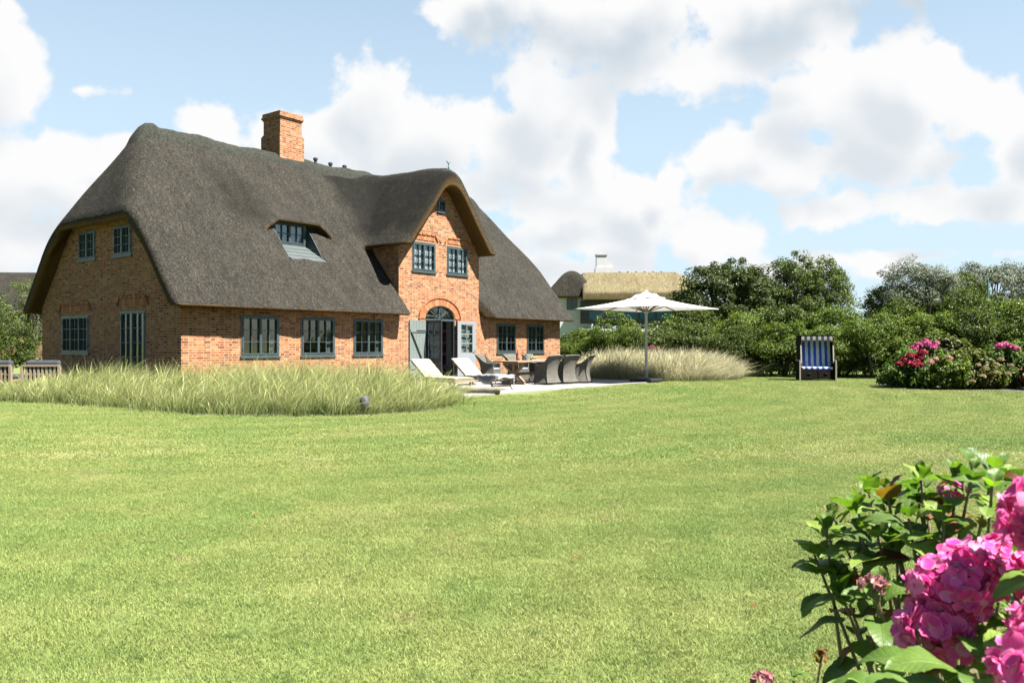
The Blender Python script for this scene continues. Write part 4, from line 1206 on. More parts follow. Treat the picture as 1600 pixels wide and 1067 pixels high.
# towel over the foot end
V = []; Cc = []; nu, nv = 41, 37
for i in range(nu):
    for j in range(nv):
        u = (i / (nu - 1) * 2 - 1) * (0.47 + 0.13 * abs(math.sin(j / (nv - 1) * 4.2))); v = 0.26 + j / (nv - 1) * (0.86 + 0.13 * abs(i / (nu - 1) * 2 - 1) ** 2)
        y = u; z = 0.0; x = v
        lim = 0.345
        if abs(u) > lim:
            e = abs(u) - lim; y = math.copysign(lim + 0.02 + 0.02 * math.sin(v * 9), u); z -= e
        if v > 1.03:
            e = v - 1.03; x = 1.05 + 0.02 * math.sin(u * 13); z -= e * 0.95
        z += 0.415 + 0.012 * math.sin(u * 17 + v * 8) + 0.008 * math.sin(v * 23)
        if abs(u) > lim and v > 1.03: x -= 0.05; 
        V.append((x, y, z))
        edge = i < 3 or i > nu - 4 or j > nv - 4 or j < 3
        Cc.append((0.46, 0.46, 0.46) if edge else (0.20, 0.205, 0.225))
F = np.array([(i * nv + j, (i + 1) * nv + j, (i + 1) * nv + j + 1, i * nv + j + 1) for i in range(nu - 1) for j in range(nv - 1)])
m, t, b_, _ = new_mat('towelling')
ca = t.new('ShaderNodeVertexColor'); ca.layer_name = 'Col'; t.l.new(ca.outputs[0], b_.inputs['Base Color']); b_.inputs['Roughness'].default_value = 0.95
bump(t, b_, t.noise(t.new('ShaderNodeTexCoord').outputs['Object'], 160, 2), 0.4, 0.005)
tw = mk('towel', V, F, m, smooth=True, col=Cc)
tw.matrix_world = Matrix.Translation(hw(6.42, -4.82, TZ)) @ Matrix.Rotation(LD, 4, 'Z')
tw.modifiers.new('thickness', 'SOLIDIFY').thickness = 0.008
tag(tw, 'grey towel with a white border draped over the foot of the sun lounger', 'towel')
# pale log at the terrace edge
b = MB(); pts = [(-0.62 + 0.1 * i, 0.012 * math.sin(i * 1.1), 0.085 + 0.008 * math.sin(i * 1.9)) for i in range(13)]
b.tube(pts, [0.085 + 0.006 * math.sin(i * 2.3) for i in range(13)], 14)
lg = b.build('weathered_log', plain('driftwood', (0.34, 0.30, 0.24), (0.22, 0.19, 0.15), 4, 0.85, 0.5, 30, stretch=(1, 8, 8)), smooth=True)
lg.matrix_world = Matrix.Translation(hw(4.72, -6.15, TZ)) @ Matrix.Rotation(HR - R(68), 4, 'Z')
tag(lg, 'pale weathered log lying along the terrace edge by the tall grass', 'log')

# ---------------------------------------------------------------- parasol
pu = thing('parasol', 'large square white garden parasol standing open on a black plate at the terrace corner', 'parasol', hw(13.5, -6.35, 0.0), R(45))
PW, ZR, ZT = 1.76, 2.52, 3.02
M['white_cloth'] = m_ = leaf_mat('white_parasol_cloth', [(0, (0.58, 0.58, 0.565)), (1, (0.58, 0.58, 0.565))], 0.22, 0.9, 0.1, (1, 1, 0.95))
def canopy_z(x, y):
    q = max(abs(x), abs(y)); d = max(abs(abs(x) - abs(y)), 0)
    mid = 1 - min(1, abs(abs(x) - abs(y)) / (PW * 0.5)) if q > 0 else 1
    ridge = max(1 - min(abs(x), abs(y)) / (q + 1e-6) * 2.4, 0) if q else 0
    return ZT - (ZT - ZR) * (q / PW) ** 0.93 - 0.045 * math.sin(math.pi * min(1, q / PW)) * (0.75 + 0.25 * math.sin(4 * math.atan2(y, x)) ** 2) 
n = 37; G = [[(x, y, canopy_z(x, y)) for y in np.linspace(-PW, PW, n)] for x in np.linspace(-PW, PW, n)]
can = MB().sheet(G).build('canopy', M['white_cloth'], pu, smooth=False)
for p in can.data.polygons: p.use_smooth = True
b = MB(); G = [[(x, y, canopy_z(x, y) + 0.10 - 0.09 * (max(abs(x), abs(y)) / 0.48) ** 2 + 0.045 * math.sin(x * 14 + 1) * math.sin(y * 12 + 0.6)) for y in np.linspace(-0.48, 0.48, 21)] for x in np.linspace(-0.48, 0.48, 21)]
b.sheet(G); b.build('vent_cap', M['white_cloth'], can, smooth=True)
b = MB(); b.lathe([(0.03, ZT + 0.05), (0.045, ZT + 0.08), (0.025, ZT + 0.13), (0.0, ZT + 0.16)], 12); b.build('finial', M['white_plaster'], can, smooth=True)
b = MB()
for (x0, y0), (x1, y1) in (((-1, -1), (1, -1)), ((1, -1), (1, 1)), ((1, 1), (-1, 1)), ((-1, 1), (-1, -1))):
    G = []
    for i in range(25):
        q = i / 24; x = (x0 + (x1 - x0) * q) * PW; y = (y0 + (y1 - y0) * q) * PW; z = canopy_z(x, y)
        G.append([(x, y, z), (x * 1.001, y * 1.001, z - 0.022 - 0.004 * math.sin(q * 40))])
    b.sheet(G)
b.build('valance', M['white_cloth'], can, smooth=True)
M['ribwood'] = plain('golden_ash_wood', (0.30, 0.18, 0.06), (0.24, 0.14, 0.045), 5, 0.55)
for k in range(8):
    a = math.pi / 4 * k; L_ = PW * (math.sqrt(2) if k % 2 else 1.0) * 0.985
    c_, s_ = math.cos(a), math.sin(a)
    pts = [(c_ * L_ * q, s_ * L_ * q, canopy_z(c_ * L_ * q, s_ * L_ * q) - 0.028) for q in np.linspace(0.04, 1, 9)]
    b = MB()
    for p0, p1 in zip(pts[:-1], pts[1:]): b.bar(p0, p1, 0.022, 0.035)
    r_ = b.build('rib', M['ribwood'], pu)
    b = MB(); q = 0.42; b.bar((c_ * 0.05, s_ * 0.05, 2.42), (c_ * L_ * q, s_ * L_ * q, canopy_z(c_ * L_ * q, s_ * L_ * q) - 0.04), 0.025, 0.035); b.build('strut', M['ribwood'], r_)
b = MB(); b.lathe([(0.045, 0.10), (0.045, 2.5), (0.03, 2.5), (0.03, ZT)], 18); b.build('pole', plain('white_lacquer', (0.60, 0.60, 0.58), (0.55, 0.55, 0.53), 3, 0.35), pu, smooth=True)
b = MB(); b.lathe([(0.075, 2.36), (0.085, 2.38), (0.085, 2.46), (0.07, 2.48)], 16); b.build('hub', M['white_plaster'], pu, smooth=True)
b = MB(); b.lathe([(0.062, 0.09), (0.062, 0.40), (0.05, 0.42)], 16); b.build('collar', plain('grey_metal', (0.35, 0.35, 0.35), (0.3, 0.3, 0.3), 3, 0.4, metal=0.6), pu, smooth=True)
Mx = Matrix.Rotation(HR - R(45), 4, 'Z')
b = MB(); b.box((-0.42, -0.42, 0.05), (0.42, 0.42, 0.13), Mx); b.box((-0.3, -0.3, 0.131), (0.3, 0.3, 0.15), Mx); b.build('base', M['metal_dark'], pu, bevel=0.01)
for x in (-0.38, 0.38):
    for y in (-0.38, 0.38):
        b = MB(); b.box((x - 0.03, y - 0.03, 0.0), (x + 0.03, y + 0.03, 0.052), Mx); b.build('foot', M['metal_dark'], pu)

# ---------------------------------------------------------------- roofed beach chair
bc = thing('roofed_beach_chair', 'roofed wicker beach chair with blue and white striped lining standing before the hedge', 'beach chair', (10.92, 29.7, 0), R(-9))
def stripe_mat(name, a, b2, ed):
    m, t, b, _ = new_mat(name)
    sx = t.new('ShaderNodeSeparateXYZ'); t.l.new(t.new('ShaderNodeTexCoord').outputs['Object'], sx.inputs[0])
    fr = t.math('FRACT', t.math('MULTIPLY_ADD', sx.outputs[0], 1 / 0.192, 100.25))
    c = t.mix(t.math('LESS_THAN', fr, 0.5), a, b2)
    t.l.new(c, b.inputs['Base Color']); b.inputs['Roughness'].default_value = 0.85
    return m
M['stripe'] = stripe_mat('blue_white_awning_stripe', (0.84, 0.85, 0.84), (0.025, 0.13, 0.62), 0)
M['stripe_dark'] = stripe_mat('dark_valance_stripe', (0.50, 0.48, 0.42), (0.02, 0.03, 0.08), 0)
M['post_wood'] = plain('silvered_wood_post', (0.50, 0.43, 0.33), (0.40, 0.34, 0.26), 6, 0.75)
b = MB(); b.box((-0.57, -0.34, 0.06), (0.57, 0.38, 0.40)); b.build('base_box', M['wicker_dark'], bc)
for x in (-0.285, 0.285):
    b = MB(); b.box((x - 0.27, -0.365, 0.07), (x + 0.27, -0.341, 0.38)); d_ = b.build('footrest_front', M['wicker_dark'], bc)
    b = MB(); b.box((x - 0.05, -0.38, 0.25), (x + 0.05, -0.366, 0.28)); b.build('handle', M['metal_dark'], d_)
for s in (-1, 1):
    x0, x1 = sorted((s * 0.575, s * 0.615))
    b = MB(); b.prism([(-0.36, 0.03), (0.40, 0.03), (0.44, 0.70), (-0.36, 0.70)], 0, x0, x1); sd2 = b.build('side_panel', M['wicker_dark'], bc)
    b = MB(); x0, x1 = sorted((s * 0.585, s * 0.635)); b.box((x0, -0.41, 0.0), (x1, -0.362, 0.74)); b.box((x0, -0.36, 0.702), (x1, 0.40, 0.735)); b.build('post', M['post_wood'], sd2)
    x0, x1 = sorted((s * 0.535, s * 0.568))
    b = MB(); b.prism([(-0.26, 0.55), (0.32, 0.55), (0.62, 1.42), (0.50, 1.60), (-0.16, 1.60)], 0, x0, x1); hs2 = b.build('hood_side', M['wicker_dark'], bc)
    x0, x1 = sorted((s * 0.532, s * 0.572)); b = MB(); b.bar(((x0 + x1) / 2, -0.285, 0.62), ((x0 + x1) / 2, -0.20, 1.26), 0.04, 0.035, up=(0, 1, 0)); b.build('hood_batten', M['post_wood'], hs2)
    b = MB(); b.bar((s * 0.34, -0.27, 0.665), (s * 0.56, -0.27, 0.665), 0.02, 0.02); b.build('arm_rod', M['metal_dark'], bc)
b = MB(); b.tube([(0.60, -0.34, 0.80), (0.66, -0.36, 0.80)], 0.028, 10); b.lathe([(0.0, -0.04), (0.035, -0.02), (0.035, 0.02), (0.0, 0.04)], 10, (0.67, -0.36, 0.82)); b.build('adjuster_knob', M['metal_dark'], bc)
b = MB(); b.prism([(0.32, 0.52), (0.36, 0.52), (0.66, 1.42), (0.52, 1.63), (-0.19, 1.63), (-0.19, 1.60), (0.50, 1.60), (0.62, 1.42)], 0, -0.575, 0.575); b.build('hood', M['wicker_dark'], bc)
b = MB(); G = [[(x, 0.10 + 0.17 * q + 0.015 * math.cos(q * 25), 0.44 + q * 1.12) for q in np.linspace(0, 1, 14)] for x in np.linspace(-0.528, 0.528, 12)]
b.sheet(G, 0.05); b.build('back_cushion', M['stripe'], bc, smooth=True)
b = MB(); b.box((-0.528, -0.33, 0.402), (0.528, 0.16, 0.50)); b.build('seat_cushion', M['stripe'], bc, bevel=0.03)
b = MB(); G = [[(x, -0.195, z + (0.012 * math.cos(x * 65) if z < 1.5 else 0)) for z in (1.585, 1.53, 1.46)] for x in np.linspace(-0.53, 0.53, 60)]
b.sheet(G, 0.006); b.build('valance', M['stripe_dark'], bc)
b = MB(); G = [[(x, -0.178, z) for z in (1.47, 1.41)] for x in np.linspace(-0.53, 0.53, 20)]
b.sheet(G, 0.006); b.build('valance_band', plain('beige_braid', (0.42, 0.38, 0.28), (0.35, 0.31, 0.23), 12, 0.9), bc)

# ---------------------------------------------------------------- slatted garden sofas at the left
def make_sofa(label, loc, rz, w, group):
    t = thing('garden_sofa', label, 'garden sofa', loc, rz, group)
    b = MB(); b.box((-w, -0.035, 0.69), (w, 0.035, 0.735)); b.box((-w, -0.03, 0.14), (w, 0.03, 0.20)); b.box((-w + 0.05, 0.03, 0.28), (w - 0.05, 0.75, 0.33)); b.build('frame', M['teak_pale'], t)
    for x in (-w, w):
        for y in (0.0, 0.75):
            b = MB(); b.box((x - 0.035, y - 0.035, 0.0), (x + 0.035, y + 0.035, 0.688 if y == 0 else 0.55)); b.build('leg', M['teak_pale'], t)
    b = MB(); n = int(2 * w / 0.125)
    for i in range(n): x = -w + 0.09 + i * (2 * w - 0.14) / n; b.box((x, -0.012, 0.20), (x + 0.055, 0.012, 0.69))
    b.build('back_slats', M['teak_pale'], t)
    b = MB(); b.box((-w + 0.04, 0.05, 0.34), (w - 0.04, 0.75, 0.46)); b.build('seat_cushion', M['charcoal'], t, bevel=0.04)
    b = MB(); b.box((-w + 0.06, 0.04, 0.50), (w - 0.03, 0.22, 0.86)); b.build('back_cushion', M['charcoal'], t, bevel=0.06)
    return t
make_sofa('slatted pale wood garden sofa with a charcoal back cushion beside the house corner', (-12.95, 22.7, 0), R(3), 0.50, 'slatted garden sofas')
make_sofa('slatted pale wood garden sofa cut off by the left edge of the photo', (-14.35, 22.75, 0), R(-2), 0.55, 'slatted garden sofas')

# small garden things
b = MB(); V = []; 
for i in range(12):
    for j in range(16):
        th = math.pi * i / 11; ph = 2 * math.pi * j / 16; rr = 0.16 * (1 + 0.07 * math.sin(3 * ph + i) + 0.05 * math.cos(5 * ph))
        V.append((rr * math.sin(th) * math.cos(ph), rr * math.sin(th) * math.sin(ph) * 0.85, 0.2 + rr * 1.25 * math.cos(th)))
F = [(i * 16 + j, (i + 1) * 16 + j, (i + 1) * 16 + (j + 1) % 16, i * 16 + (j + 1) % 16) for i in range(11) for j in range(16)]
o = mk('boulder', V, F, plain('dark_boulder', (0.045, 0.047, 0.05), (0.09, 0.092, 0.095), 9, 0.8, 0.6, 20), smooth=True, loc=(-2.74, 15.35, 0.06))
o.scale = (0.58, 0.58, 0.72)
tag(o, 'dark grey boulder half sunk in the tall grass at the edge of the lawn', 'boulder')
b = MB(); b.lathe([(0.06, 0), (0.045, 5.25), (0.0, 5.3)], 8, (28.8, 50, 0)); 
tag(b.build('flagpole', M['verdigris']), 'slim green pole rising in front of the silver tree on the right', 'pole')

# ================================================================ foliage
def leaf_quads(P, N, size, asp=0.55, rg=rng, fold=0.18):
    """a small folded diamond per leaf, lying across its normal"""
    n = len(P)
    N = N / (np.linalg.norm(N, axis=1, keepdims=True) + 1e-9)
    a = rg.normal(size=(n, 3)); a -= N * (a * N).sum(1, keepdims=True); a /= np.linalg.norm(a, axis=1, keepdims=True) + 1e-9
    b = np.cross(N, a)
    L = (size * rg.uniform(0.65, 1.35, n))[:, None]
    w = L * asp
    V = np.stack([P - a * L * 0.5, P + b * w * 0.5 + N * L * fold, P + a * L * 0.5, P - b * w * 0.5 + N * L * fold], 1).reshape(-1, 3)
    F = np.arange(n * 4).reshape(n, 4)
    return V, F

def clump_cloud(lobes, nclump, per, cr, rg, flat=0.75, core=0.35):
    """leaf positions and normals: clumps spread through the outer volume of a few lobes"""
    vol = np.array([l[3] * l[4] * l[5] for l in lobes]) ** 0.75; pr = vol / vol.sum()
    P = []; N = []
    which = rg.choice(len(lobes), nclump, p=pr)
    cents = []
    for k in which:
        cx, cy, cz, rx, ry, rz = lobes[k]
        d = rg.normal(size=3); d /= np.linalg.norm(d)
        if d[2] < -0.5: d[2] *= 0.4
        r = rg.uniform(core, 1.0) ** 0.6
        c = np.array([cx + d[0] * rx * r, cy + d[1] * ry * r, cz + d[2] * rz * r])
        cents.append(c)
        m = int(per * rg.uniform(0.6, 1.4)); R_ = cr * rg.uniform(0.55, 1.35)
        q = rg.normal(size=(m, 3)); q /= np.linalg.norm(q, axis=1, keepdims=True)
        rr = rg.uniform(0.25, 1.0, m) ** 0.5
        off = q * (rr * R_)[:, None]; off[:, 2] *= flat
        P.append(c + off)
        N.append(q * 0.6 + d * 0.5 + rg.normal(size=(m, 3)) * 0.55 + np.array([0, 0, 0.45]))
    return np.vstack(P), np.vstack(N), np.array(cents)

def plant(name, label, cat, loc, lobes, nclump, per, cr, lsize, mat, trunk=None, group=None, bark=None, seed=0, asp=0.55, limbs=9, crown='crown', stems=1, top_part='trunk', flat=0.75):
    rg = np.random.default_rng(1000 + seed)
    t = thing(name, label, cat, loc, 0, group)
    if cat == 'tree' and loc[1] > 40: lobes = [(l[0], l[1], l[2], l[3] * 1.12, l[4] * 1.1, l[5] * 1.06) for l in lobes]; nclump = int(nclump * 1.35)
    P, N, C = clump_cloud(lobes, nclump, per, cr, rg, flat)
    ok = P[:, 2] > 0.03
    V, F = leaf_quads(P[ok], N[ok], lsize, asp, rg)
    mk(crown, V, F, mat, t, uv=None)
    if trunk:
        r0, hh = trunk; b = MB()
        for k in range(stems):
            sx, sy = (rg.uniform(-0.25, 0.25, 2) if stems > 1 else (0, 0))
            top = np.array([lobes[0][0] * 0.6 + sx * 3, lobes[0][1] * 0.6 + sy * 3, hh])
            pts = [np.array([sx, sy, -0.05]) * (1 - q) + top * q + np.array([math.sin(q * 5 + seed + k), math.cos(q * 4 + seed), 0]) * 0.05 * hh * q * 0.4 for q in np.linspace(0, 1, 7)]
            b.tube(pts, [r0 * (1 - 0.7 * q) for q in np.linspace(0, 1, 7)], 8)
            idx = rg.choice(len(C), min(limbs, len(C)), replace=False)
            for i in idx:
                q = rg.uniform(0.35, 0.95); st = pts[0] * (1 - q) + pts[-1] * q; en = C[i]
                mid = (st + en) / 2 + np.array([0, 0, 0.08 * np.linalg.norm(en - st)])
                b.tube([st, mid, en], [r0 * 0.38 * (1.1 - q * 0.5), r0 * 0.22, r0 * 0.07], 5)
        b.build(top_part, bark or M['bark'], t, smooth=True)
    return t

# ---------------------------------------------------------------- the hedge: single shrubs side by side
HP = [(25.5, 27.6), (22.0, 28.6), (18.5, 29.9), (15.5, 31.3), (12.6, 32.4), (10.0, 33.6), (7.7, 35.6), (5.9, 38.0), (4.4, 41.0), (3.2, 44.5)]
def along(pl, step):
    out = []; rest = 0.0
    for (x0, y0), (x1, y1) in zip(pl[:-1], pl[1:]):
        L_ = math.hypot(x1 - x0, y1 - y0); d = rest
        while d < L_: out.append((x0 + (x1 - x0) * d / L_, y0 + (y1 - y0) * d / L_)); d += step
        rest = d - L_
    return out
HG = 'shrubs of the garden hedge'
HLAB = 'dense green leafy shrub growing in the long garden hedge behind the lawn'
k = 0
protos = []
for (x, y) in along(HP, 1.75):
    rg = np.random.default_rng(50 + k)
    hh = rg.uniform(0.88, 1.12) * (2.35 if x > 12.5 else 2.15 if x > 8 else 1.95)
    if len(protos) < 7:
        r = 1.25
        hh0 = 2.3
        lob = [(0, 0, hh0 * 0.62, r, 1.05, hh0 * 0.38), (0, 0.15, 0.42, 1.3, 0.8, 0.44), (rg.uniform(-.5, .5), -0.45, hh0 * 0.50, r * 0.85, 0.75, hh0 * 0.26), (rg.uniform(-.6, .6), 0.1, hh0 * 0.80, 0.7, 0.7, hh0 * 0.22)]
        mat = M['leaf_hedge'] if len(protos) % 3 else M['leaf_bright']
        o = plant('hedge_shrub', HLAB, 'shrub', (x, y, 0), lob, 165, 85, 0.30, 0.085, mat, (0.06, 1.1), HG, seed=k, stems=3, limbs=6)
        o.scale = (1, 1, hh / hh0)
        protos.append(o)
    else:
        o = dup(protos[(k * 3) % 7], (x, y, 0), rg.uniform(-0.5, 0.5), HLAB, HG, (rg.uniform(0.92, 1.15), 1, hh / 2.3))
    k += 1
hs_poly = [(x, y - 0.55) for x, y in HP] + [(x, y + 3.2) for x, y in reversed(HP)]
hs_ = mk('soil', [(x, y, 0.006) for x, y in hs_poly], [list(range(len(hs_poly)))], plain('hedge_soil_shade', (0.030, 0.024, 0.017), (0.06, 0.048, 0.034), 12, 0.95)); tag(hs_, kind='structure')  # dark soil strip, laid to deepen the shade at the hedge foot
# second, taller row behind it
HP2 = [(x + 0.6, y + 2.0) for x, y in HP[:-2]]
for i, (x, y) in enumerate(along(HP2, 2.2)):
    rg = np.random.default_rng(350 + i)
    if x < 8.0: continue
    o = dup(protos[(i * 2 + 1) % 7], (x + rg.uniform(-.3, .3), y, 0), rg.uniform(0, 6), 'taller leafy shrub in the back row of the garden hedge', 'back row of the garden hedge', (rg.uniform(1.0, 1.25),) * 2 + (rg.uniform(1.05, 1.38) * (1.08 if x > 13 else 0.92),))
# shrubs that stand out of the hedge
plant('conifer_shrub', 'pale green pointed bush rising out of the hedge in front of the golden thatch', 'shrub', (4.95, 40.5, 0), [(0, 0, 1.6, 1.3, 1.2, 1.3), (0.05, 0, 2.35, 0.55, 0.55, 0.75), (0.9, 0, 1.5, 1.0, 0.9, 0.9)], 85, 85, 0.30, 0.10, M['leaf_bright'], (0.07, 2.2), seed=301)
plant('leafy_shrub', 'bright green bushy shrub beside the parasol pole in the hedge line', 'shrub', (7.6, 38.2, 0), [(0, 0, 1.6, 1.5, 1.2, 1.15), (0.6, 0, 2.1, 0.7, 0.7, 0.6)], 90, 85, 0.32, 0.10, M['leaf_bright'], (0.07, 1.5), seed=302, stems=3)
plant('leafy_shrub', 'round bright green shrub in front of the dark multi-stemmed tree', 'shrub', (11.2, 37.4, 0), [(0, 0, 1.7, 1.7, 1.2, 1.2), (0.7, 0, 2.3, 0.8, 0.7, 0.7)], 95, 85, 0.32, 0.10, M['leaf_bright'], (0.07, 1.5), seed=303, stems=3)
plant('leafy_shrub', 'yellow-tinged olive shrub above the pink hydrangeas of the far bed', 'shrub', (16.3, 32.2, 0), [(0, 0, 1.4, 1.2, 1.0, 1.1), (0.4, 0, 1.9, 0.7, 0.7, 0.6)], 80, 80, 0.28, 0.09, M['leaf_olive'], (0.06, 1.2), seed=304, stems=3)
plant('leafy_shrub', 'tall bright green shrub at the right end of the hedge', 'shrub', (19.4, 32.6, 0), [(0, 0, 1.7, 1.5, 1.2, 1.2), (-0.5, 0, 2.5, 0.9, 0.8, 0.75), (0.9, 0, 2.3, 0.8, 0.8, 0.7)], 120, 90, 0.32, 0.10, M['leaf_bright'], (0.07, 1.6), seed=305, stems=3)

# ---------------------------------------------------------------- trees behind the hedge
plant('broadleaf_tree', 'dark broad-crowned tree with many stems directly right of the neighbour house', 'tree', (11.6, 46, 0),
      [(0, 0, 3.6, 2.5, 2.2, 1.9), (-1.3, 0, 3.3, 1.4, 1.3, 1.5), (0.7, 0, 5.0, 1.2, 1.2, 1.0), (1.9, 0, 4.0, 1.3, 1.3, 1.5), (-0.4, 0, 4.9, 1.3, 1.2, 0.8)], 190, 95, 0.42, 0.15, M['leaf_dark'], (0.16, 4.4), bark=M['bark'], seed=401, stems=3, limbs=14)
plant('birch_tree', 'light green birch with visible pale stems right of the dark broad tree', 'tree', (16.6, 49, 0),
      [(0, 0, 4.2, 1.6, 1.5, 2.1), (0.3, 0, 5.6, 1.0, 1.0, 1.1), (-0.9, 0, 4.6, 0.9, 0.9, 1.2), (0.9, 0, 3.6, 1.3, 1.2, 1.5)], 150, 85, 0.40, 0.13, M['leaf_birch'], (0.10, 5.2), bark=M['bark_pale'], seed=402, stems=3, limbs=10)
plant('birch_tree', 'feathery birch at the right end of the tree group, thin against the sky', 'tree', (18.7, 50, 0),
      [(0, 0, 4.6, 1.7, 1.5, 1.9), (0.5, 0, 5.6, 1.0, 1.0, 0.9), (-0.8, 0, 5.3, 1.0, 0.9, 1.0), (1.0, 0, 3.7, 1.1, 1.0, 1.4)], 120, 75, 0.42, 0.13, M['leaf_birch'], (0.10, 5.2), bark=M['bark_pale'], seed=403, stems=3, limbs=10)
plant('broadleaf_tree', 'mid green tree peeping up between the dark tree and the pale-stemmed birch', 'tree', (15.2, 53, 0),
      [(0, 0, 4.4, 1.7, 1.5, 1.8), (-0.8, 0, 5.0, 1.0, 1.0, 1.2)], 120, 85, 0.42, 0.15, M['leaf_birch'], (0.13, 4.6), seed=404, stems=2)
plant('broadleaf_tree', 'small dark tree at the left foot of the first silver tree', 'tree', (24.9, 55, 0),
      [(0, 0, 3.6, 1.5, 1.3, 1.5), (1.3, 0, 3.8, 1.3, 1.2, 1.4)], 120, 85, 0.42, 0.15, M['leaf_dark'], (0.13, 3.6), seed=405, stems=2)
plant('silver_tree', 'silvery leaved wind-swept tree standing alone in the gap of sky', 'tree', (26.6, 54, 0),
      [(0, 0, 4.6, 2.3, 1.9, 1.8), (-0.8, 0, 6.0, 1.5, 1.3, 0.9), (1.3, 0, 5.2, 1.4, 1.3, 1.2), (-1.2, 0, 4.2, 1.2, 1.2, 1.2)], 190, 95, 0.45, 0.15, M['leaf_silver'], (0.16, 4.8), seed=406, stems=2, limbs=14, asp=0.32)
plant('broadleaf_tree', 'dark green tree wedged between the two silver trees', 'tree', (30.2, 56, 0),
      [(0, 0, 4.0, 1.8, 1.6, 1.7), (0.4, 0, 5.2, 1.2, 1.1, 0.9), (-1.0, 0, 3.2, 1.3, 1.2, 1.2)], 150, 90, 0.42, 0.15, M['leaf_hedge'], (0.14, 4.2), seed=407, stems=2)
plant('silver_tree', 'large silvery tree behind the slim green pole at the right edge', 'tree', (35.2, 60, 0),
      [(0, 0, 4.9, 2.9, 2.2, 2.0), (-1.5, 0, 6.3, 1.5, 1.3, 1.0), (0.8, 0, 6.2, 1.6, 1.4, 1.0), (2.4, 0, 5.2, 1.6, 1.4, 1.3)], 220, 95, 0.48, 0.16, M['leaf_silver'], (0.18, 5.2), seed=408, stems=2, limbs=14, asp=0.32)
plant('silver_tree', 'silvery tree at the very right edge running out of the photo', 'tree', (40.5, 61, 0),
      [(0, 0, 4.4, 2.4, 2.0, 1.8), (0.6, 0, 5.6, 1.5, 1.3, 0.9)], 150, 90, 0.48, 0.16, M['leaf_silver'], (0.16, 4.6), seed=409, stems=2, asp=0.32)
# the low dark wood that closes the gaps far behind
rg = np.random.default_rng(5)
lobs = [(x, 78 + rg.uniform(-2, 2), rg.uniform(2.0, 2.9), 3.2, 2.0, rg.uniform(1.6, 2.3)) for x in np.arange(8, 64, 2.6)]
P, N, _ = clump_cloud(lobs, 420, 90, 0.75, rg); V, F = leaf_quads(P, N, 0.3, 0.6, rg)
tag(mk('far_wood', V, F, M['leaf_dark'], uv=None), 'low dark belt of far trees closing the gaps behind the hedge', 'wood', kind='stuff')

# left of the house
plant('willow_tree', 'feathery light green tree by the left house corner', 'tree', (-19.6, 33.5, 0), [(0, 0, 2.3, 1.3, 1.2, 1.7), (0.3, 0, 3.1, 0.7, 0.7, 0.9), (-0.9, 0, 1.6, 1.0, 1.0, 1.2)], 150, 95, 0.30, 0.085, M['leaf_birch'], (0.08, 2.8), seed=420, stems=3, asp=0.3)
plant('leafy_shrub', 'low dark bush under the feathery tree behind the garden sofas', 'shrub', (-19.2, 31.2, 0), [(0, 0, 0.95, 1.6, 1.0, 0.9), (1.3, 0, 0.8, 1.0, 0.9, 0.8)], 90, 85, 0.28, 0.08, M['leaf_hedge'], (0.05, 0.8), seed=421, stems=3)
plant('leafy_shrub', 'dark bush at the left edge of the photo beside the red-leaved shrub', 'shrub', (-22.6, 34.5, 0), [(0, 0, 1.8, 1.5, 1.2, 1.5), (0.6, 0, 2.8, 0.9, 0.9, 0.9)], 110, 85, 0.32, 0.09, M['leaf_hedge'], (0.06, 1.6), seed=422, stems=3)
plant('red_leaved_shrub', 'copper red leaved shrub at the left edge of the photo', 'shrub', (-20.6, 32.2, 0), [(0, 0, 1.9, 0.45, 0.5, 0.8), (-0.2, 0, 1.3, 0.5, 0.5, 0.6)], 40, 70, 0.2, 0.07, M['leaf_red'], (0.04, 1.6), seed=423, stems=2)
lobs = [(x, 62 + rg.uniform(-2, 2), rg.uniform(1.8, 2.6), 3.0, 2.0, rg.uniform(1.4, 2.0)) for x in np.arange(-60, -26, 2.6)]
P, N, _ = clump_cloud(lobs, 240, 90, 0.75, rg); V, F = leaf_quads(P, N, 0.3, 0.6, rg)
tag(mk('far_thicket', V, F, M['leaf_hedge'], uv=None), 'low far thicket in front of the grey thatched roof on the left', 'thicket', kind='stuff')

# ---------------------------------------------------------------- beach grass beds
def blade_mat(name, transl=0.35):
    m, t, b, out = new_mat(name)
    ca = t.new('ShaderNodeVertexColor'); ca.layer_name = 'Col'
    t.l.new(ca.outputs[0], b.inputs['Base Color']); b.inputs['Roughness'].default_value = 0.6; b.inputs['Specular IOR Level'].default_value = 0.25
    tl = t.new('ShaderNodeBsdfTranslucent'); t.l.new(ca.outputs[0], tl.inputs[0])
    mx = t.new('ShaderNodeMixShader'); mx.inputs[0].default_value = transl
    t.l.new(b.outputs[0], mx.inputs[1]); t.l.new(tl.outputs[0], mx.inputs[2]); t.l.new(mx.outputs[0], out.inputs[0])
    return m
M['blade'] = blade_mat('beach_grass_blade')
def in_poly(P, poly):
    x, y = P[:, 0], P[:, 1]; c = np.zeros(len(P), bool); n = len(poly)
    for i in range(n):
        x0, y0 = poly[i]; x1, y1 = poly[(i + 1) % n]
        m = ((y0 > y) != (y1 > y)) & (x < (x1 - x0) * (y - y0) / (y1 - y0 + 1e-12) + x0); c ^= m
    return c
def poly_points(poly, n, rg):
    p = np.array(poly); lo, hi = p.min(0), p.max(0); out = []
    while sum(len(o) for o in out) < n:
        q = rg.uniform(lo, hi, (n, 2)); out.append(q[in_poly(q, poly)])
    return np.vstack(out)[:n]
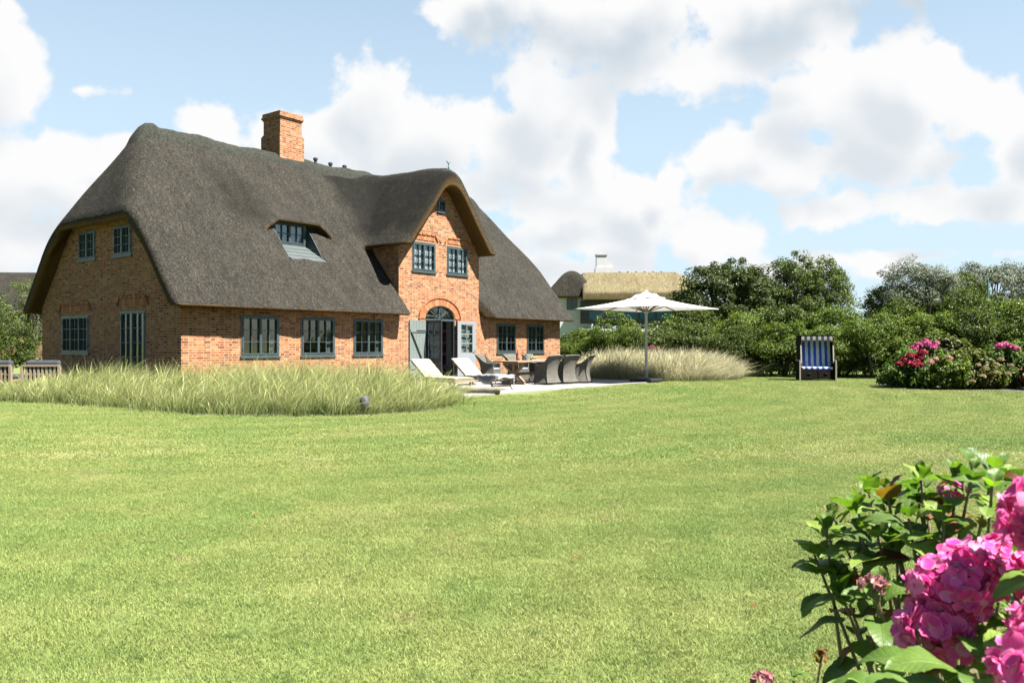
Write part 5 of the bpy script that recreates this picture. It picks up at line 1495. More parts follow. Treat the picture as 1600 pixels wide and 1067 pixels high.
def edge_dist(P, poly):
    d = np.full(len(P), 1e9); n = len(poly)
    for i in range(n):
        a = np.array(poly[i]); b = np.array(poly[(i + 1) % n]); ab = b - a
        t = np.clip(((P - a) @ ab) / (ab @ ab), 0, 1); d = np.minimum(d, np.linalg.norm(P - (a + t[:, None] * ab), axis=1))
    return d
def grass_bed(name, poly, ntuft, per, hgt, wind, width, green, straw, seedf, rg, low_edge=None, seg=6):
    T_ = poly_points(poly, ntuft, rg)
    lowx = 0.42 + 0.58 * np.clip((T_[:, 0] + 13.0) / 3.0, 0, 1) if name == 'beach_grass' else np.ones(ntuft)
    n = ntuft * per
    tid = np.repeat(np.arange(ntuft), per)
    root = T_[tid] + rg.normal(size=(n, 2)) * 0.10
    ed = edge_dist(root, poly)
    stray = (ed < 0.45) & (rg.random(n) < 0.5); root[stray] += rg.normal(size=(int(stray.sum()), 2)) * 0.16
    ok = in_poly(root, poly) | (stray & (root[:, 1] < 30.5)); root = root[ok]; tid = tid[ok]; n = len(root)
    th = rg.uniform(0.62, 1.22, ntuft) * lowx
    H = hgt * th[tid] * rg.uniform(0.45, 1.08, n)
    if low_edge: H *= np.clip(0.55 + edge_dist(root, poly) / low_edge * 0.45, 0.55, 1.0)
    tl = rg.normal(size=(ntuft, 2)) * 0.10
    out = root - T_[tid]
    lean = out * 2.2 + tl[tid] + rg.normal(size=(n, 2)) * 0.27 + np.array(wind) * rg.uniform(0.1, 1.9, n)[:, None]
    q = np.linspace(0, 1, seg)
    ph = rg.uniform(0, 6.28, n)
    wd = np.stack([np.cos(ph), np.sin(ph)], 1)
    dead = rg.random(n) < seedf
    W_ = width * np.where(rg.random(n) < 0.10, 1.5, 1.0) * rg.uniform(0.6, 1.3, n)
    tone = rg.uniform(0, 1, n) ** 1.05
    V = np.zeros((n, seg, 2, 3)); Cc = np.zeros((n, seg, 2, 3))
    green = np.array(green); straw = np.array(straw)
    for i, qq in enumerate(q):
        px = root + lean * (H * (qq ** 1.9))[:, None]
        pz = H * qq * (1 - 0.22 * np.minimum(1.5, np.linalg.norm(lean, axis=1)) * qq)
        wprof = np.where(dead, np.where(qq > 0.55, 1.9 * (1 - abs(qq - 0.78) / 0.26), 0.55), (1 - qq ** 1.6) + 0.08)
        wprof = np.clip(wprof, 0.12, 2)
        off = wd * (W_ * wprof * 0.5)[:, None]
        V[:, i, 0, :2] = px - off; V[:, i, 1, :2] = px + off; V[:, i, :, 2] = pz[:, None]
        mixv = np.clip(tone * 0.75 + 0.42 * qq + dead * 0.55, 0, 1)[:, None]
        c = green[rg.integers(0, len(green), n)] * (1 - mixv) + straw[rg.integers(0, len(straw), n)] * mixv
        Cc[:, i, 0] = c; Cc[:, i, 1] = c
    base = np.arange(n)[:, None] * (seg * 2)
    F = np.concatenate([base + np.array([2 * i, 2 * i + 1, 2 * i + 3, 2 * i + 2]) for i in range(seg - 1)], 0)
    return mk(name, V.reshape(-1, 3), F, M['blade'], uv=None, col=Cc.reshape(-1, 3), smooth=True)
def hxy(s, t): v = hw(s, t); return (v.x, v.y)
BED1 = [(-17.5, 21.2), (-11.6, 18.75), (-8.7, 17.35), (-5.9, 15.35), (-4.2, 14.8), (-2.8, 15.0), (-1.6, 16.1), (-1.2, 17.9), (-1.35, 20.0), hxy(3.55, -6.5), hxy(3.55, -0.25), hxy(-0.25, -0.25), hxy(-0.25, 4.2), (-13.6, 24.6), (-17.5, 25.2)]
GRN = [(0.13, 0.20, 0.036), (0.18, 0.25, 0.05), (0.095, 0.165, 0.03)]
STR = [(0.60, 0.60, 0.22), (0.48, 0.53, 0.165), (0.74, 0.70, 0.37), (0.36, 0.46, 0.125)]
rg = np.random.default_rng(11)
g1 = grass_bed('beach_grass', BED1, 1750, 46, 0.93, (0.42, 0.06), 0.0060, GRN, STR, 0.16, rg, 1.4)
tag(g1, 'tall wind-bent beach grass filling the bed in front of the house', 'grass', kind='stuff')
g1b = grass_bed('low_ground_cover', BED1, 900, 26, 0.32, (0.1, 0.0), 0.014, [(0.045, 0.095, 0.016), (0.07, 0.13, 0.022)], [(0.12, 0.18, 0.04), (0.22, 0.25, 0.08)], 0.0, rg, 0.3, 4)
bs_ = mk('soil', [(x, y, 0.008) for x, y in BED1], [list(range(len(BED1)))], plain('bed_soil', (0.06, 0.055, 0.03), (0.10, 0.09, 0.05), 14, 0.95)); tag(bs_, kind='structure')
tag(g1b, 'short green undergrowth between the tufts of the front grass bed', 'undergrowth', kind='stuff')
BED2 = [hxy(14.4, -2.6), hxy(14.5, -5.6), (4.35, 29.6), (6.6, 28.95), (8.0, 30.0), (8.75, 31.2), (7.6, 33.4), (5.2, 35.2), (3.2, 36.0)]
g2 = grass_bed('feather_grass', BED2, 1500, 40, 1.08, (0.40, 0.0), 0.0085, [(0.18, 0.23, 0.06), (0.25, 0.29, 0.08)], [(0.76, 0.66, 0.40), (0.82, 0.78, 0.55), (0.55, 0.54, 0.27)], 0.42, rg, 0.9)
tag(g2, 'pale plumed feather grass behind the parasol on the right of the terrace', 'grass', kind='stuff')

# ================================================================ hydrangeas of the far bed
M['petal_red'] = leaf_mat('red_petals', greens((0.24, 0.006, 0.022), (0.33, 0.009, 0.035), (0.42, 0.014, 0.055), (0.50, 0.03, 0.085)), 0.25, 0.6, 0.2, (1.2, 1, 1))
M['petal_pink'] = leaf_mat('pink_petals', greens((0.58, 0.05, 0.22), (0.70, 0.09, 0.32), (0.78, 0.16, 0.42), (0.85, 0.30, 0.55)), 0.3, 0.6, 0.2, (1.2, 1, 1))
M['petal_faded'] = leaf_mat('faded_petals', greens((0.36, 0.30, 0.14), (0.46, 0.36, 0.20), (0.55, 0.38, 0.27), (0.40, 0.36, 0.15)), 0.3, 0.7, 0.2, (1.2, 1.1, 1))
M['petal_salmon'] = leaf_mat('pale_pink_petals', greens((0.62, 0.30, 0.28), (0.70, 0.36, 0.34), (0.75, 0.42, 0.40), (0.60, 0.36, 0.30)), 0.3, 0.7, 0.2, (1.2, 1.1, 1))
M['soil'] = plain('dark_soil', (0.035, 0.025, 0.018), (0.075, 0.055, 0.04), 22, 0.95, 0.8, 30)

def head_mesh(seed, R_):
    rg = np.random.default_rng(seed); n = 150
    q = rg.normal(size=(n, 3)); q /= np.linalg.norm(q, axis=1, keepdims=True); q[:, 2] = np.abs(q[:, 2]) * 1.0 - 0.35 * (rg.random(n) < 0.4)
    P = q * R_ * rg.uniform(0.8, 1.05, (n, 1)) * np.array([1, 1, 0.8])
    return leaf_quads(P, q + rg.normal(size=(n, 3)) * 0.35, R_ * 0.42, 0.9, rg)
HEADS = {}
def heads(parent, pts, mat, R_, key):
    base = Vector(parent.location)
    for i, p in enumerate(pts):
        k = (key, i % 3)
        if k not in HEADS:
            V, F = head_mesh(hash(key) % 97 + i, R_)
            o = mk('flower_head', V, F, mat, parent, uv=None); HEADS[k] = o.data
        else:
            o = bpy.data.objects.new('flower_head', HEADS[k]); COL.objects.link(o); o.parent = parent
        o.location = Vector(p) - base
        s = random.uniform(0.82, 1.15); o.scale = (s, s, s); o.rotation_euler = (random.uniform(-.3, .3), random.uniform(-.3, .3), random.uniform(0, 6))

soil_poly = [(11.0, 24.3), (11.6, 23.45), (12.6, 22.85), (14.0, 22.45), (16.0, 22.1), (19, 22.0), (19, 26), (16, 27.6), (13, 27.6), (11.3, 26.2)]
so = mk('soil', [(x, y, 0.012) for x, y in soil_poly], [list(range(len(soil_poly)))], M['soil']); tag(so, kind='structure')
RED = [(11.39, 24.3, 0.7), (11.54, 24.3, 0.83), (11.71, 24.3, 0.94), (11.9, 24.35, 0.96), (12.05, 24.3, 1.06), (12.16, 24.4, 1.04), (11.84, 24.2, 0.79), (11.67, 24.2, 0.72), (11.99, 24.25, 0.89), (11.76, 24.1, 0.66), (11.9, 24.1, 0.7)]
PINK = [(12.14, 25.0, 1.15), (12.28, 25.0, 1.24), (12.57, 25.0, 1.3), (12.68, 24.9, 1.22), (12.82, 25.0, 1.3), (12.62, 25.2, 1.36)]
PINKR = [(14.34, 24.3, 1.24), (14.49, 24.3, 1.28), (14.66, 24.3, 1.19), (14.83, 24.3, 1.15), (14.58, 24.15, 1.22)]
FADE = [(11.96, 23.6, 0.79), (12.46, 23.55, 0.9), (12.69, 23.5, 0.72), (12.1, 23.6, 0.88)]
FADE2 = [(13.2, 23.4, 0.7), (13.38, 23.35, 0.62), (13.27, 23.3, 0.39), (13.67, 23.4, 0.5), (12.99, 23.3, 0.25), (13.71, 23.4, 0.72), (13.9, 23.5, 0.86)]
FADE3 = [(14.26, 23.6, 0.68), (14.57, 23.5, 1.0), (14.1, 23.5, 0.45)]
def hyd(label, loc, lobes, ncl, mat, seed, ls=0.11):
    x0, y0, z0, rx, ry, rz = lobes[0]
    lobes = lobes + [(x0, y0, 0.26, rx * 1.0, ry * 0.95, 0.28)]; ncl = int(ncl * 1.45)
    return plant('hydrangea_shrub', label, 'hydrangea', loc, lobes, ncl, 60, 0.20, ls, mat, (0.03, 0.8), seed=seed, stems=2, limbs=5, asp=0.62, crown='foliage', top_part='stems', bark=M['bark'])
a = hyd('hydrangea with deep red flower heads at the lawn corner of the far bed', (11.8, 24.75, 0), [(0, 0, 0.5, 0.75, 0.6, 0.45), (0.2, 0, 0.8, 0.45, 0.45, 0.3)], 70, M['leaf_hyd'], 501)
heads(a, RED, M['petal_red'], 0.115, 'red')
a = hyd('tall hydrangea with bright pink heads just above the red-flowered one', (12.55, 25.5, 0), [(0, 0, 0.65, 0.8, 0.7, 0.6), (0.1, -0.2, 0.95, 0.5, 0.4, 0.3)], 80, M['leaf_hyd'], 502)
heads(a, PINK, M['petal_pink'], 0.125, 'pink')
a = hyd('fresh green hydrangea bush nearest the lawn in the far bed', (12.55, 23.9, 0), [(0, 0, 0.45, 0.75, 0.6, 0.42), (0.1, -0.15, 0.65, 0.5, 0.4, 0.3)], 95, M['leaf_bright'], 503)
heads(a, FADE[:4], M['petal_salmon'], 0.085, 'sal')
a = hyd('hydrangea covered in faded beige flower heads in the middle of the far bed', (13.6, 24.1, 0), [(0, 0, 0.5, 0.75, 0.65, 0.48), (-0.1, 0, 0.85, 0.5, 0.5, 0.3)], 80, M['leaf_hyd_old'], 504)
heads(a, FADE2, M['petal_faded'], 0.082, 'fade')
a = hyd('hydrangea topped by a row of pink heads at the right end of the far bed', (14.6, 24.6, 0), [(0, 0, 0.6, 0.85, 0.7, 0.55), (0, 0, 0.95, 0.5, 0.5, 0.3)], 90, M['leaf_hyd'], 505)
heads(a, PINKR, M['petal_pink'], 0.125, 'pink')
heads(a, FADE3, M['petal_faded'], 0.082, 'fade')
a = hyd('hydrangea with rusty red autumn leaves cut by the right edge of the photo', (15.3, 23.6, 0), [(0, 0, 0.5, 0.75, 0.6, 0.5)], 70, leaf_mat('rusty_leaf', greens((0.10, 0.06, 0.02), (0.17, 0.08, 0.025), (0.22, 0.11, 0.03), (0.13, 0.13, 0.03))), 506)
hyd('taller olive hydrangea standing behind the beige-headed one', (13.6, 25.7, 0), [(0, 0, 0.75, 0.8, 0.6, 0.65), (0.1, 0, 1.25, 0.5, 0.4, 0.3)], 80, M['leaf_olive'], 507)
hyd('hydrangea beyond the row of pink heads near the hedge', (15.6, 25.6, 0), [(0, 0, 0.7, 0.9, 0.7, 0.6), (-0.2, 0, 1.1, 0.5, 0.4, 0.3)], 80, M['leaf_hyd'], 508)
a = hyd('pink hydrangea flowering behind the feather grass left of the parasol pole', (6.2, 36.2, 0), [(0, 0, 0.55, 0.7, 0.5, 0.55)], 55, M['leaf_hyd'], 509)
heads(a, [(5.91, 35.8, 1.08), (6.12, 35.7, 1.05), (6.30, 35.8, 1.11), (6.5, 35.75, 1.05), (6.05, 35.7, 1.15)], M['petal_pink'], 0.13, 'pinkf')
a = hyd('mauve and pink hydrangea behind the feather grass right of the parasol pole', (7.5, 36.0, 0), [(0, 0, 0.6, 0.8, 0.5, 0.6)], 60, M['leaf_hyd'], 510)
heads(a, [(7.05, 35.6, 1.18), (7.33, 35.5, 1.13), (7.67, 35.6, 1.24), (7.2, 35.5, 1.0), (8.3, 35.5, 1.0)], M['petal_salmon'], 0.12, 'salf')

# ================================================================ the hydrangeas in the foreground
def hyd_leaf_mat(name, ramp, edge=None):
    m, t, b, out = new_mat(name)
    ge = t.new('ShaderNodeNewGeometry')
    uv = t.new('ShaderNodeUVMap').outputs[0]
    s = t.new('ShaderNodeSeparateXYZ'); t.l.new(uv, s.inputs[0])
    au = t.math('ABSOLUTE', t.math('SUBTRACT', s.outputs[0], 0.5))
    vein = t.math('SINE', t.math('MULTIPLY', t.math('SUBTRACT', s.outputs[1], t.math('MULTIPLY', au, 0.75)), 52.0))
    vein = t.smooth(vein, 0.80, 1.0)
    mid = t.smooth(au, 0.030, 0.008)
    vv = t.math('MAXIMUM', vein, mid)
    c = t.ramp(ge.outputs['Random Per Island'], ramp)
    oc = t.new('ShaderNodeTexCoord').outputs['Object']
    c = t.mix(0.8, c, t.ramp(t.noise(oc, 38, 4, 0.6), [(0.3, (0.78, 0.8, 0.75)), (0.7, (1.2, 1.18, 1.1))]), 'MULTIPLY')
    c = t.mix(t.math('MULTIPLY', vv, 0.35), c, (0.20, 0.26, 0.09))
    if edge: c = t.mix(t.math('MULTIPLY', t.smooth(t.noise(oc, 16, 3, 0.6), 0.52, 0.68), 0.8), c, edge)
    t.l.new(c, b.inputs['Base Color']); b.inputs['Roughness'].default_value = 0.48; b.inputs['Specular IOR Level'].default_value = 0.26
    pill = t.noise(oc, 70, 3, 0.6)
    bump(t, b, t.math('MULTIPLY_ADD', vv, -1.0, t.math('MULTIPLY', pill, 0.6)), 0.55, 0.004)
    tl = t.new('ShaderNodeBsdfTranslucent'); t.l.new(t.mix(1.0, c, (1.5, 1.9, 0.5), 'MULTIPLY'), tl.inputs[0])
    mx = t.new('ShaderNodeMixShader'); mx.inputs[0].default_value = 0.33
    t.l.new(b.outputs[0], mx.inputs[1]); t.l.new(tl.outputs[0], mx.inputs[2]); t.l.new(mx.outputs[0], out.inputs[0])
    return m
M['hleaf'] = hyd_leaf_mat('hydrangea_leaf', greens((0.055, 0.110, 0.016), (0.090, 0.165, 0.024), (0.140, 0.225, 0.032), (0.21, 0.29, 0.05)))
M['hleaf_red'] = hyd_leaf_mat('turning_hydrangea_leaf', greens((0.16, 0.035, 0.02), (0.28, 0.08, 0.03), (0.30, 0.17, 0.04), (0.16, 0.17, 0.03)), (0.25, 0.12, 0.04))
M['hstem'] = plain('green_brown_stem', (0.16, 0.17, 0.07), (0.20, 0.10, 0.06), 14, 0.6, 0.3, 60)
M['hwood'] = plain('woody_hydrangea_stem', (0.20, 0.15, 0.10), (0.36, 0.31, 0.25), 25, 0.8, 0.5, 80)

NQ, NU = 14, 9
def big_leaf(base, direc, up, L_, wid, droop, fold, rg):
    """one ovate, toothed, drooping leaf as a small grid"""
    d = np.array(direc) / np.linalg.norm(direc)
    upv = np.array(up) - d * np.dot(up, d); upv /= np.linalg.norm(upv) + 1e-9
    sd_ = np.cross(d, upv)
    V = []; UV = []
    wv = rg.uniform(0, 6.28); tw = rg.uniform(-0.35, 0.35)
    for i in range(NQ):
        q = i / (NQ - 1)
        prof = (math.sin(math.pi * min(1, q * 0.93 + 0.03) ** 0.82) ** 0.85) * (1 - 0.12 * q) if q < 1 else 0.02
        prof = max(prof, 0.02)
        cen = np.array(base) + d * (L_ * q) - np.array([0, 0, 1.0]) * droop * L_ * q ** 2.0 + upv * 0.05 * L_ * math.sin(q * math.pi)
        for j in range(NU):
            u = j / (NU - 1) * 2 - 1
            tooth = 1 + (0.055 if (i % 2) else -0.03) * (abs(u) > 0.99)
            w = wid * 0.5 * prof * u * tooth
            lift = fold * abs(w) + 0.045 * wid * math.sin(q * 11 + wv) * u * u + tw * w * q
            V.append(cen + sd_ * w + upv * lift); UV.append((u * 0.5 * max(prof, 0.1) + 0.5, q))
    F = [(i * NU + j, i * NU + j + 1, (i + 1) * NU + j + 1, (i + 1) * NU + j) for i in range(NQ - 1) for j in range(NU - 1)]
    return V, F, UV
class Leaves:
    def __init__(s): s.V = []; s.F = []; s.UV = []
    def add(s, r):
        b = len(s.V); s.V += r[0]; s.F += [tuple(i + b for i in f) for f in r[1]]; s.UV += r[2]
    def build(s, name, mat, parent): return mk(name, np.array(s.V), np.array(s.F), mat, parent, smooth=True, uv=np.array(s.UV))

def floret_head(name, parent, loc, R_, n, pl, mat, seed, squash=0.85, down=-0.45):
    """a mop-head bloom: n florets of four cupped petals each on a dome"""
    rg = np.random.default_rng(seed); V = []; F = []; UVs = []
    for k in range(n):
        zz = 1 - (1 - down) * (k + 0.5) / n; ph = k * 2.399963 + rg.uniform(-.25, .25); rr = math.sqrt(max(0, 1 - zz * zz))
        nrm = np.array([rr * math.cos(ph), rr * math.sin(ph), zz]) + rg.normal(size=3) * 0.16; nrm /= np.linalg.norm(nrm)
        c = nrm * R_ * rg.uniform(0.86, 1.07) * np.array([1, 1, squash])
        a = rg.normal(size=3); a -= nrm * (a @ nrm); a /= np.linalg.norm(a); b_ = np.cross(nrm, a)
        for p in range(4):
            t = p * math.pi / 2 + rg.uniform(-.18, .18)
            dr = a * math.cos(t) + b_ * math.sin(t); sd_ = np.cross(nrm, dr)
            L_ = pl * rg.uniform(0.85, 1.15); Wd = L_ * rg.uniform(0.95, 1.2); cup = rg.uniform(-0.25, 0.55); bs = len(V); wav = rg.uniform(0, 6)
            for i in range(6):
                q = i / 5
                w = (0.18 + 0.82 * math.sin(math.pi * (0.06 + 0.80 * q)) ** 0.8) * Wd * 0.5 * (1 if q < 0.99 else 0.62)
                for j in range(5):
                    u = j / 4 * 2 - 1; UVs.append((u, q))
                    V.append(c + dr * (L_ * (q - 0.10 * u * u * (q > 0.9))) + sd_ * (w * u) + nrm * (cup * L_ * q * q + 0.13 * L_ * abs(u) ** 1.5 * q + 0.04 * L_ * math.sin(u * 4 + wav) * q + 0.002 * p))
            F += [(bs + i * 5 + j, bs + i * 5 + j + 1, bs + (i + 1) * 5 + j + 1, bs + (i + 1) * 5 + j) for i in range(5) for j in range(4)]
    o = mk(name, np.array(V), np.array(F), mat, parent, smooth=True, uv=np.array(UVs))
    o.location = Vector(loc) - Vector(parent.location)
    return o
def petal_mat(name, ramp):
    m, t, b, out = new_mat(name)
    ge = t.new('ShaderNodeNewGeometry'); c = t.ramp(ge.outputs['Random Per Island'], ramp)
    oc = t.new('ShaderNodeTexCoord').outputs['Object']
    c = t.mix(0.5, c, t.ramp(t.noise(oc, 60, 3, 0.6), [(0.3, (0.82, 0.7, 0.85)), (0.7, (1.12, 1.3, 1.1))]), 'MULTIPLY')
    sp_ = t.new('ShaderNodeSeparateXYZ'); t.l.new(t.new('ShaderNodeUVMap').outputs[0], sp_.inputs[0])
    rim = t.math('MAXIMUM', t.smooth(sp_.outputs[1], 0.70, 1.0), t.smooth(t.math('ABSOLUTE', sp_.outputs[0]), 0.72, 1.0))
    vein = t.smooth(t.math('SINE', t.math('MULTIPLY_ADD', sp_.outputs[0], 17.0, t.math('MULTIPLY', sp_.outputs[1], 2.0))), 0.55, 1.0)
    eye_ = t.smooth(sp_.outputs[1], 0.22, 0.02)
    c = t.mix(t.math('MULTIPLY', rim, 0.42), c, (0.88, 0.34, 0.58))
    c = t.mix(t.math('MULTIPLY', vein, 0.22), c, (0.45, 0.01, 0.16))
    c = t.mix(t.math('MULTIPLY', eye_, 0.6), c, (0.75, 0.55, 0.45))
    t.l.new(c, b.inputs['Base Color']); b.inputs['Roughness'].default_value = 0.55; b.inputs['Specular IOR Level'].default_value = 0.25
    tl = t.new('ShaderNodeBsdfTranslucent'); t.l.new(c, tl.inputs[0])
    mx = t.new('ShaderNodeMixShader'); mx.inputs[0].default_value = 0.38
    t.l.new(b.outputs[0], mx.inputs[1]); t.l.new(tl.outputs[0], mx.inputs[2]); t.l.new(mx.outputs[0], out.inputs[0])
    return m
M['petal_hot'] = petal_mat('magenta_petals', greens((0.78, 0.035, 0.26), (0.86, 0.07, 0.35), (0.93, 0.14, 0.44), (0.97, 0.36, 0.62)))
M['petal_old'] = petal_mat('withered_pink_petals', greens((0.50, 0.22, 0.20), (0.58, 0.30, 0.27), (0.45, 0.18, 0.13), (0.62, 0.38, 0.34)))

def stem_pts(base, tip, bow, n=9):
    b = np.array(base); t = np.array(tip); mid = (b + t) / 2 + np.array(bow)
    return [(1 - q) ** 2 * b + 2 * q * (1 - q) * mid + q * q * t for q in np.linspace(0, 1, n)]

# --- the leafy bush on the left
ha = thing('hydrangea_bush', 'leafy green hydrangea bush in the near right corner with reddening leaves and hardly any flowers', 'hydrangea', (0.86, 1.75, 0))
LA, LR = Leaves(), Leaves()
rg = np.random.default_rng(77)
TIPS = [(0.882, 1.78, 1.035), (0.948, 1.7, 1.06), (0.816, 1.8, 0.985), (0.774, 1.85, 0.945), (0.716, 1.88, 0.885), (0.695, 1.9, 0.825), (0.72, 1.82, 0.80), (0.712, 1.78, 0.765), (0.816, 1.7, 0.952), (0.863, 1.65, 0.985),
        (0.942, 1.62, 1.05), (1.034, 1.7, 0.985), (0.813, 1.75, 0.89), (0.892, 1.6, 0.925), (0.879, 1.72, 0.86), (0.72, 1.62, 0.82), (0.905, 1.85, 0.99), (0.98, 1.82, 1.03), (1.04, 1.78, 1.06), (0.76, 1.95, 0.90), (0.84, 1.95, 0.97), (1.10, 1.85, 1.02), (0.97, 1.95, 1.0), (0.77, 1.74, 0.90), (0.85, 1.86, 0.94), (0.91, 1.74, 0.97), (0.79, 1.88, 0.88)]
TIPS = [(x, y, z - (0.026 if x > 0.86 else 0.008)) for x, y, z in TIPS]
base0 = np.array([0.93, 1.80, 0.0])
for k, tp in enumerate(TIPS):
    tp = np.array(tp)
    b0 = base0 + np.array([rg.uniform(-.10, .12), rg.uniform(-.12, .12), 0])
    pts = stem_pts(b0, tp, (rg.uniform(-.04, .04) + (tp[0] - b0[0]) * 0.10, rg.uniform(-.04, .04), 0.10))
    mb = MB(); mb.tube([tuple(p - np.array(ha.location)) for p in pts], [0.0070 - 0.0042 * q for q in np.linspace(0, 1, len(pts))], 8)
    mb.build('stem', M['hwood'] if k % 3 == 0 else M['hstem'], ha, smooth=True)
    dirv = pts[-1] - pts[-2]; dirv /= np.linalg.norm(dirv)
    arc = np.array(pts); seg = np.linalg.norm(np.diff(arc, axis=0), axis=1)
    def at_back(d):
        i = len(arc) - 1
        while i > 0 and d > seg[i - 1]: d -= seg[i - 1]; i -= 1
        if i == 0: return arc[0]
        return arc[i] + (arc[i - 1] - arc[i]) * d / seg[i - 1]
    ph0 = rg.uniform(0, 6.28)
    nodes = [(0.0, 0.034, 18), (0.006, 0.055, 40), (0.022, 0.074, 58), (0.052, 0.088, 72), (0.095, 0.090, 84), (0.15, 0.078, 95)]
    for kk, (dd, L_, pitch) in enumerate(nodes):
        if kk >= 4 and rg.random() < 0.35: continue
        p = at_back(dd)
        for s in (0, 1):
            if rg.random() < 0.06: continue
            ph = ph0 + kk * math.pi / 2 + s * math.pi + rg.uniform(-.3, .3)
            a = np.cross(dirv, [1, 0, 0]); a /= np.linalg.norm(a); b_ = np.cross(dirv, a)
            rad = a * math.cos(ph) + b_ * math.sin(ph)
            pit = R(pitch + rg.uniform(-14, 14))
            dv = dirv * math.cos(pit) + rad * math.sin(pit)
            l2 = L_ * rg.uniform(0.78, 1.12)
            pet = p + dv * 0.012
            tgt = LR if rg.random() < (0.05 if kk < 4 else 0.30) else LA
            tgt.add(big_leaf(pet - np.array(ha.location), dv, dirv * 0.8 + np.array([0, 0, 0.5]), l2, l2 * rg.uniform(0.60, 0.74), rg.uniform(0.05, 0.40), rg.uniform(0.12, 0.42), rg))
LA.build('foliage', M['hleaf'], ha); LR.build('turning_foliage', M['hleaf_red'], ha)
floret_head('flower_bud_head', ha, (0.928, 1.74, 0.99), 0.022, 10, 0.012, M['petal_hot'], 5)
pts = stem_pts((0.86, 1.66, 0.35), (0.700, 1.60, 0.822), (-0.02, 0, 0.1)); mb = MB(); mb.tube([tuple(p - np.array(ha.location)) for p in pts], 0.004, 6); mb.build('stem', M['hstem'], ha, smooth=True)
floret_head('withered_flower_head', ha, (0.700, 1.60, 0.834), 0.020, 11, 0.013, M['petal_old'], 6, 0.5, 0.0)

# --- the flowering bush nearest the camera
hb_ = thing('hydrangea_bush', 'hydrangea bush with large magenta pink flower heads nearest the camera at the right edge', 'hydrangea', (0.92, 1.2, 0))
BL = np.array(hb_.location); LB = Leaves(); LBR = Leaves()
HB = [((0.690, 1.30, 0.918), 0.054, 64, 0.0185), ((0.855, 1.42, 0.910), 0.058, 62, 0.020), ((0.800, 1.22, 1.045), 0.062, 72, 0.0215), ((0.592, 0.93, 0.930), 0.038, 30, 0.0215), ((0.72, 1.12, 0.915), 0.034, 28, 0.018), ((0.655, 1.28, 0.855), 0.046, 36, 0.0215), ((0.735, 1.33, 0.935), 0.042, 34, 0.020)]
for k, (c, R_, n, pl) in enumerate(HB):
    c = np.array(c)
    floret_head('flower_head', hb_, c, R_, n, pl, M['petal_hot'], 20 + k, 0.86, -0.72)
    b0 = np.array([0.98 + 0.04 * k % 0.13, 1.25 + 0.03 * k, 0.0])
    pts = stem_pts(b0, c - np.array([-0.005, 0, 0.02]), ((c[0] - b0[0]) * 0.15, 0, 0.12))
    mb = MB(); mb.tube([tuple(p - BL) for p in pts], [0.0065 - 0.002 * q for q in np.linspace(0, 1, len(pts))], 8); mb.build('stem', M['hstem'] if k % 2 else M['hwood'], hb_, smooth=True)
    ph0 = rg.uniform(0, 6.28)
    for kk, (dd, L_) in enumerate(((0.045, 0.075), (0.09, 0.10), (0.16, 0.11), (0.26, 0.10))):
        i = max(1, int((1 - dd / 0.9) * (len(pts) - 1))); p = pts[i] * 1.0
        q = 1 - dd / np.linalg.norm(pts[-1] - pts[0]); fi = q * (len(pts) - 1); i0 = int(fi); p = pts[i0] + (pts[min(i0 + 1, len(pts) - 1)] - pts[i0]) * (fi - i0)
        dirv = np.array([0, 0, 1.0]) + (c - b0) * 0.2; dirv /= np.linalg.norm(dirv)
        for s in (0, 1):
            ph = ph0 + kk * math.pi / 2 + s * math.pi + rg.uniform(-.3, .3)
            rad = np.array([math.cos(ph), math.sin(ph), 0]); pit = R(rg.uniform(62, 92)); dv = dirv * math.cos(pit) + rad * math.sin(pit)
            l2 = L_ * rg.uniform(0.8, 1.1)
            (LBR if rg.random() < 0.07 else LB).add(big_leaf(p + dv * 0.02 - BL, dv, np.array([0, 0, 1.0]), l2, l2 * rg.uniform(0.58, 0.70), rg.uniform(0.1, 0.45), rg.uniform(0.15, 0.4), rg))
# low leaves that fill the bottom corner
for (x, y, z, az_, l2) in ((0.64, 1.45, 0.70, 150, 0.10), (0.67, 1.46, 0.705, 60, 0.09), (0.63, 1.44, 0.70, 215, 0.11), (0.69, 1.45, 0.70, 330, 0.10), (0.60, 1.12, 0.86, 180, 0.12), (0.66, 1.14, 0.875, 20, 0.13), (0.62, 1.10, 0.855, 250, 0.12), (0.60, 1.20, 0.825, 140, 0.12), (0.56, 1.16, 0.82, 200, 0.11),
                        (0.70, 1.26, 0.86, 10, 0.14), (0.70, 1.27, 0.85, 250, 0.13), (0.74, 1.30, 0.84, 120, 0.12), (0.80, 1.4, 0.82, 200, 0.13), (0.82, 1.42, 0.80, 300, 0.12), (0.58, 1.02, 0.87, 300, 0.12), (0.62, 1.02, 0.872, 60, 0.12), (0.72, 1.35, 0.74, 170, 0.12), (0.76, 1.45, 0.70, 240, 0.12), (0.80, 1.48, 0.66, 200, 0.12), (0.72, 1.22, 0.80, 330, 0.13)):
    dv = np.array([math.cos(R(az_)), math.sin(R(az_)), 0.25])
    l2 *= 0.82; LB.add(big_leaf(np.array([x, y, z]) - BL, dv, (0, 0, 1), l2, l2 * 0.64, rg.uniform(0.15, 0.45), rg.uniform(0.15, 0.4), rg))
for tp in ((0.635, 1.45, 0.70), (0.62, 1.11, 0.862), (0.70, 1.265, 0.858), (0.80, 1.41, 0.81)):
    pts = stem_pts((0.98, 1.3, 0), tp, (-0.05, 0, 0.05)); mb = MB(); mb.tube([tuple(p - BL) for p in pts], 0.005, 7); mb.build('stem', M['hstem'], hb_, smooth=True)
LB.build('foliage', M['hleaf'], hb_); LBR.build('turning_foliage', M['hleaf_red'], hb_)

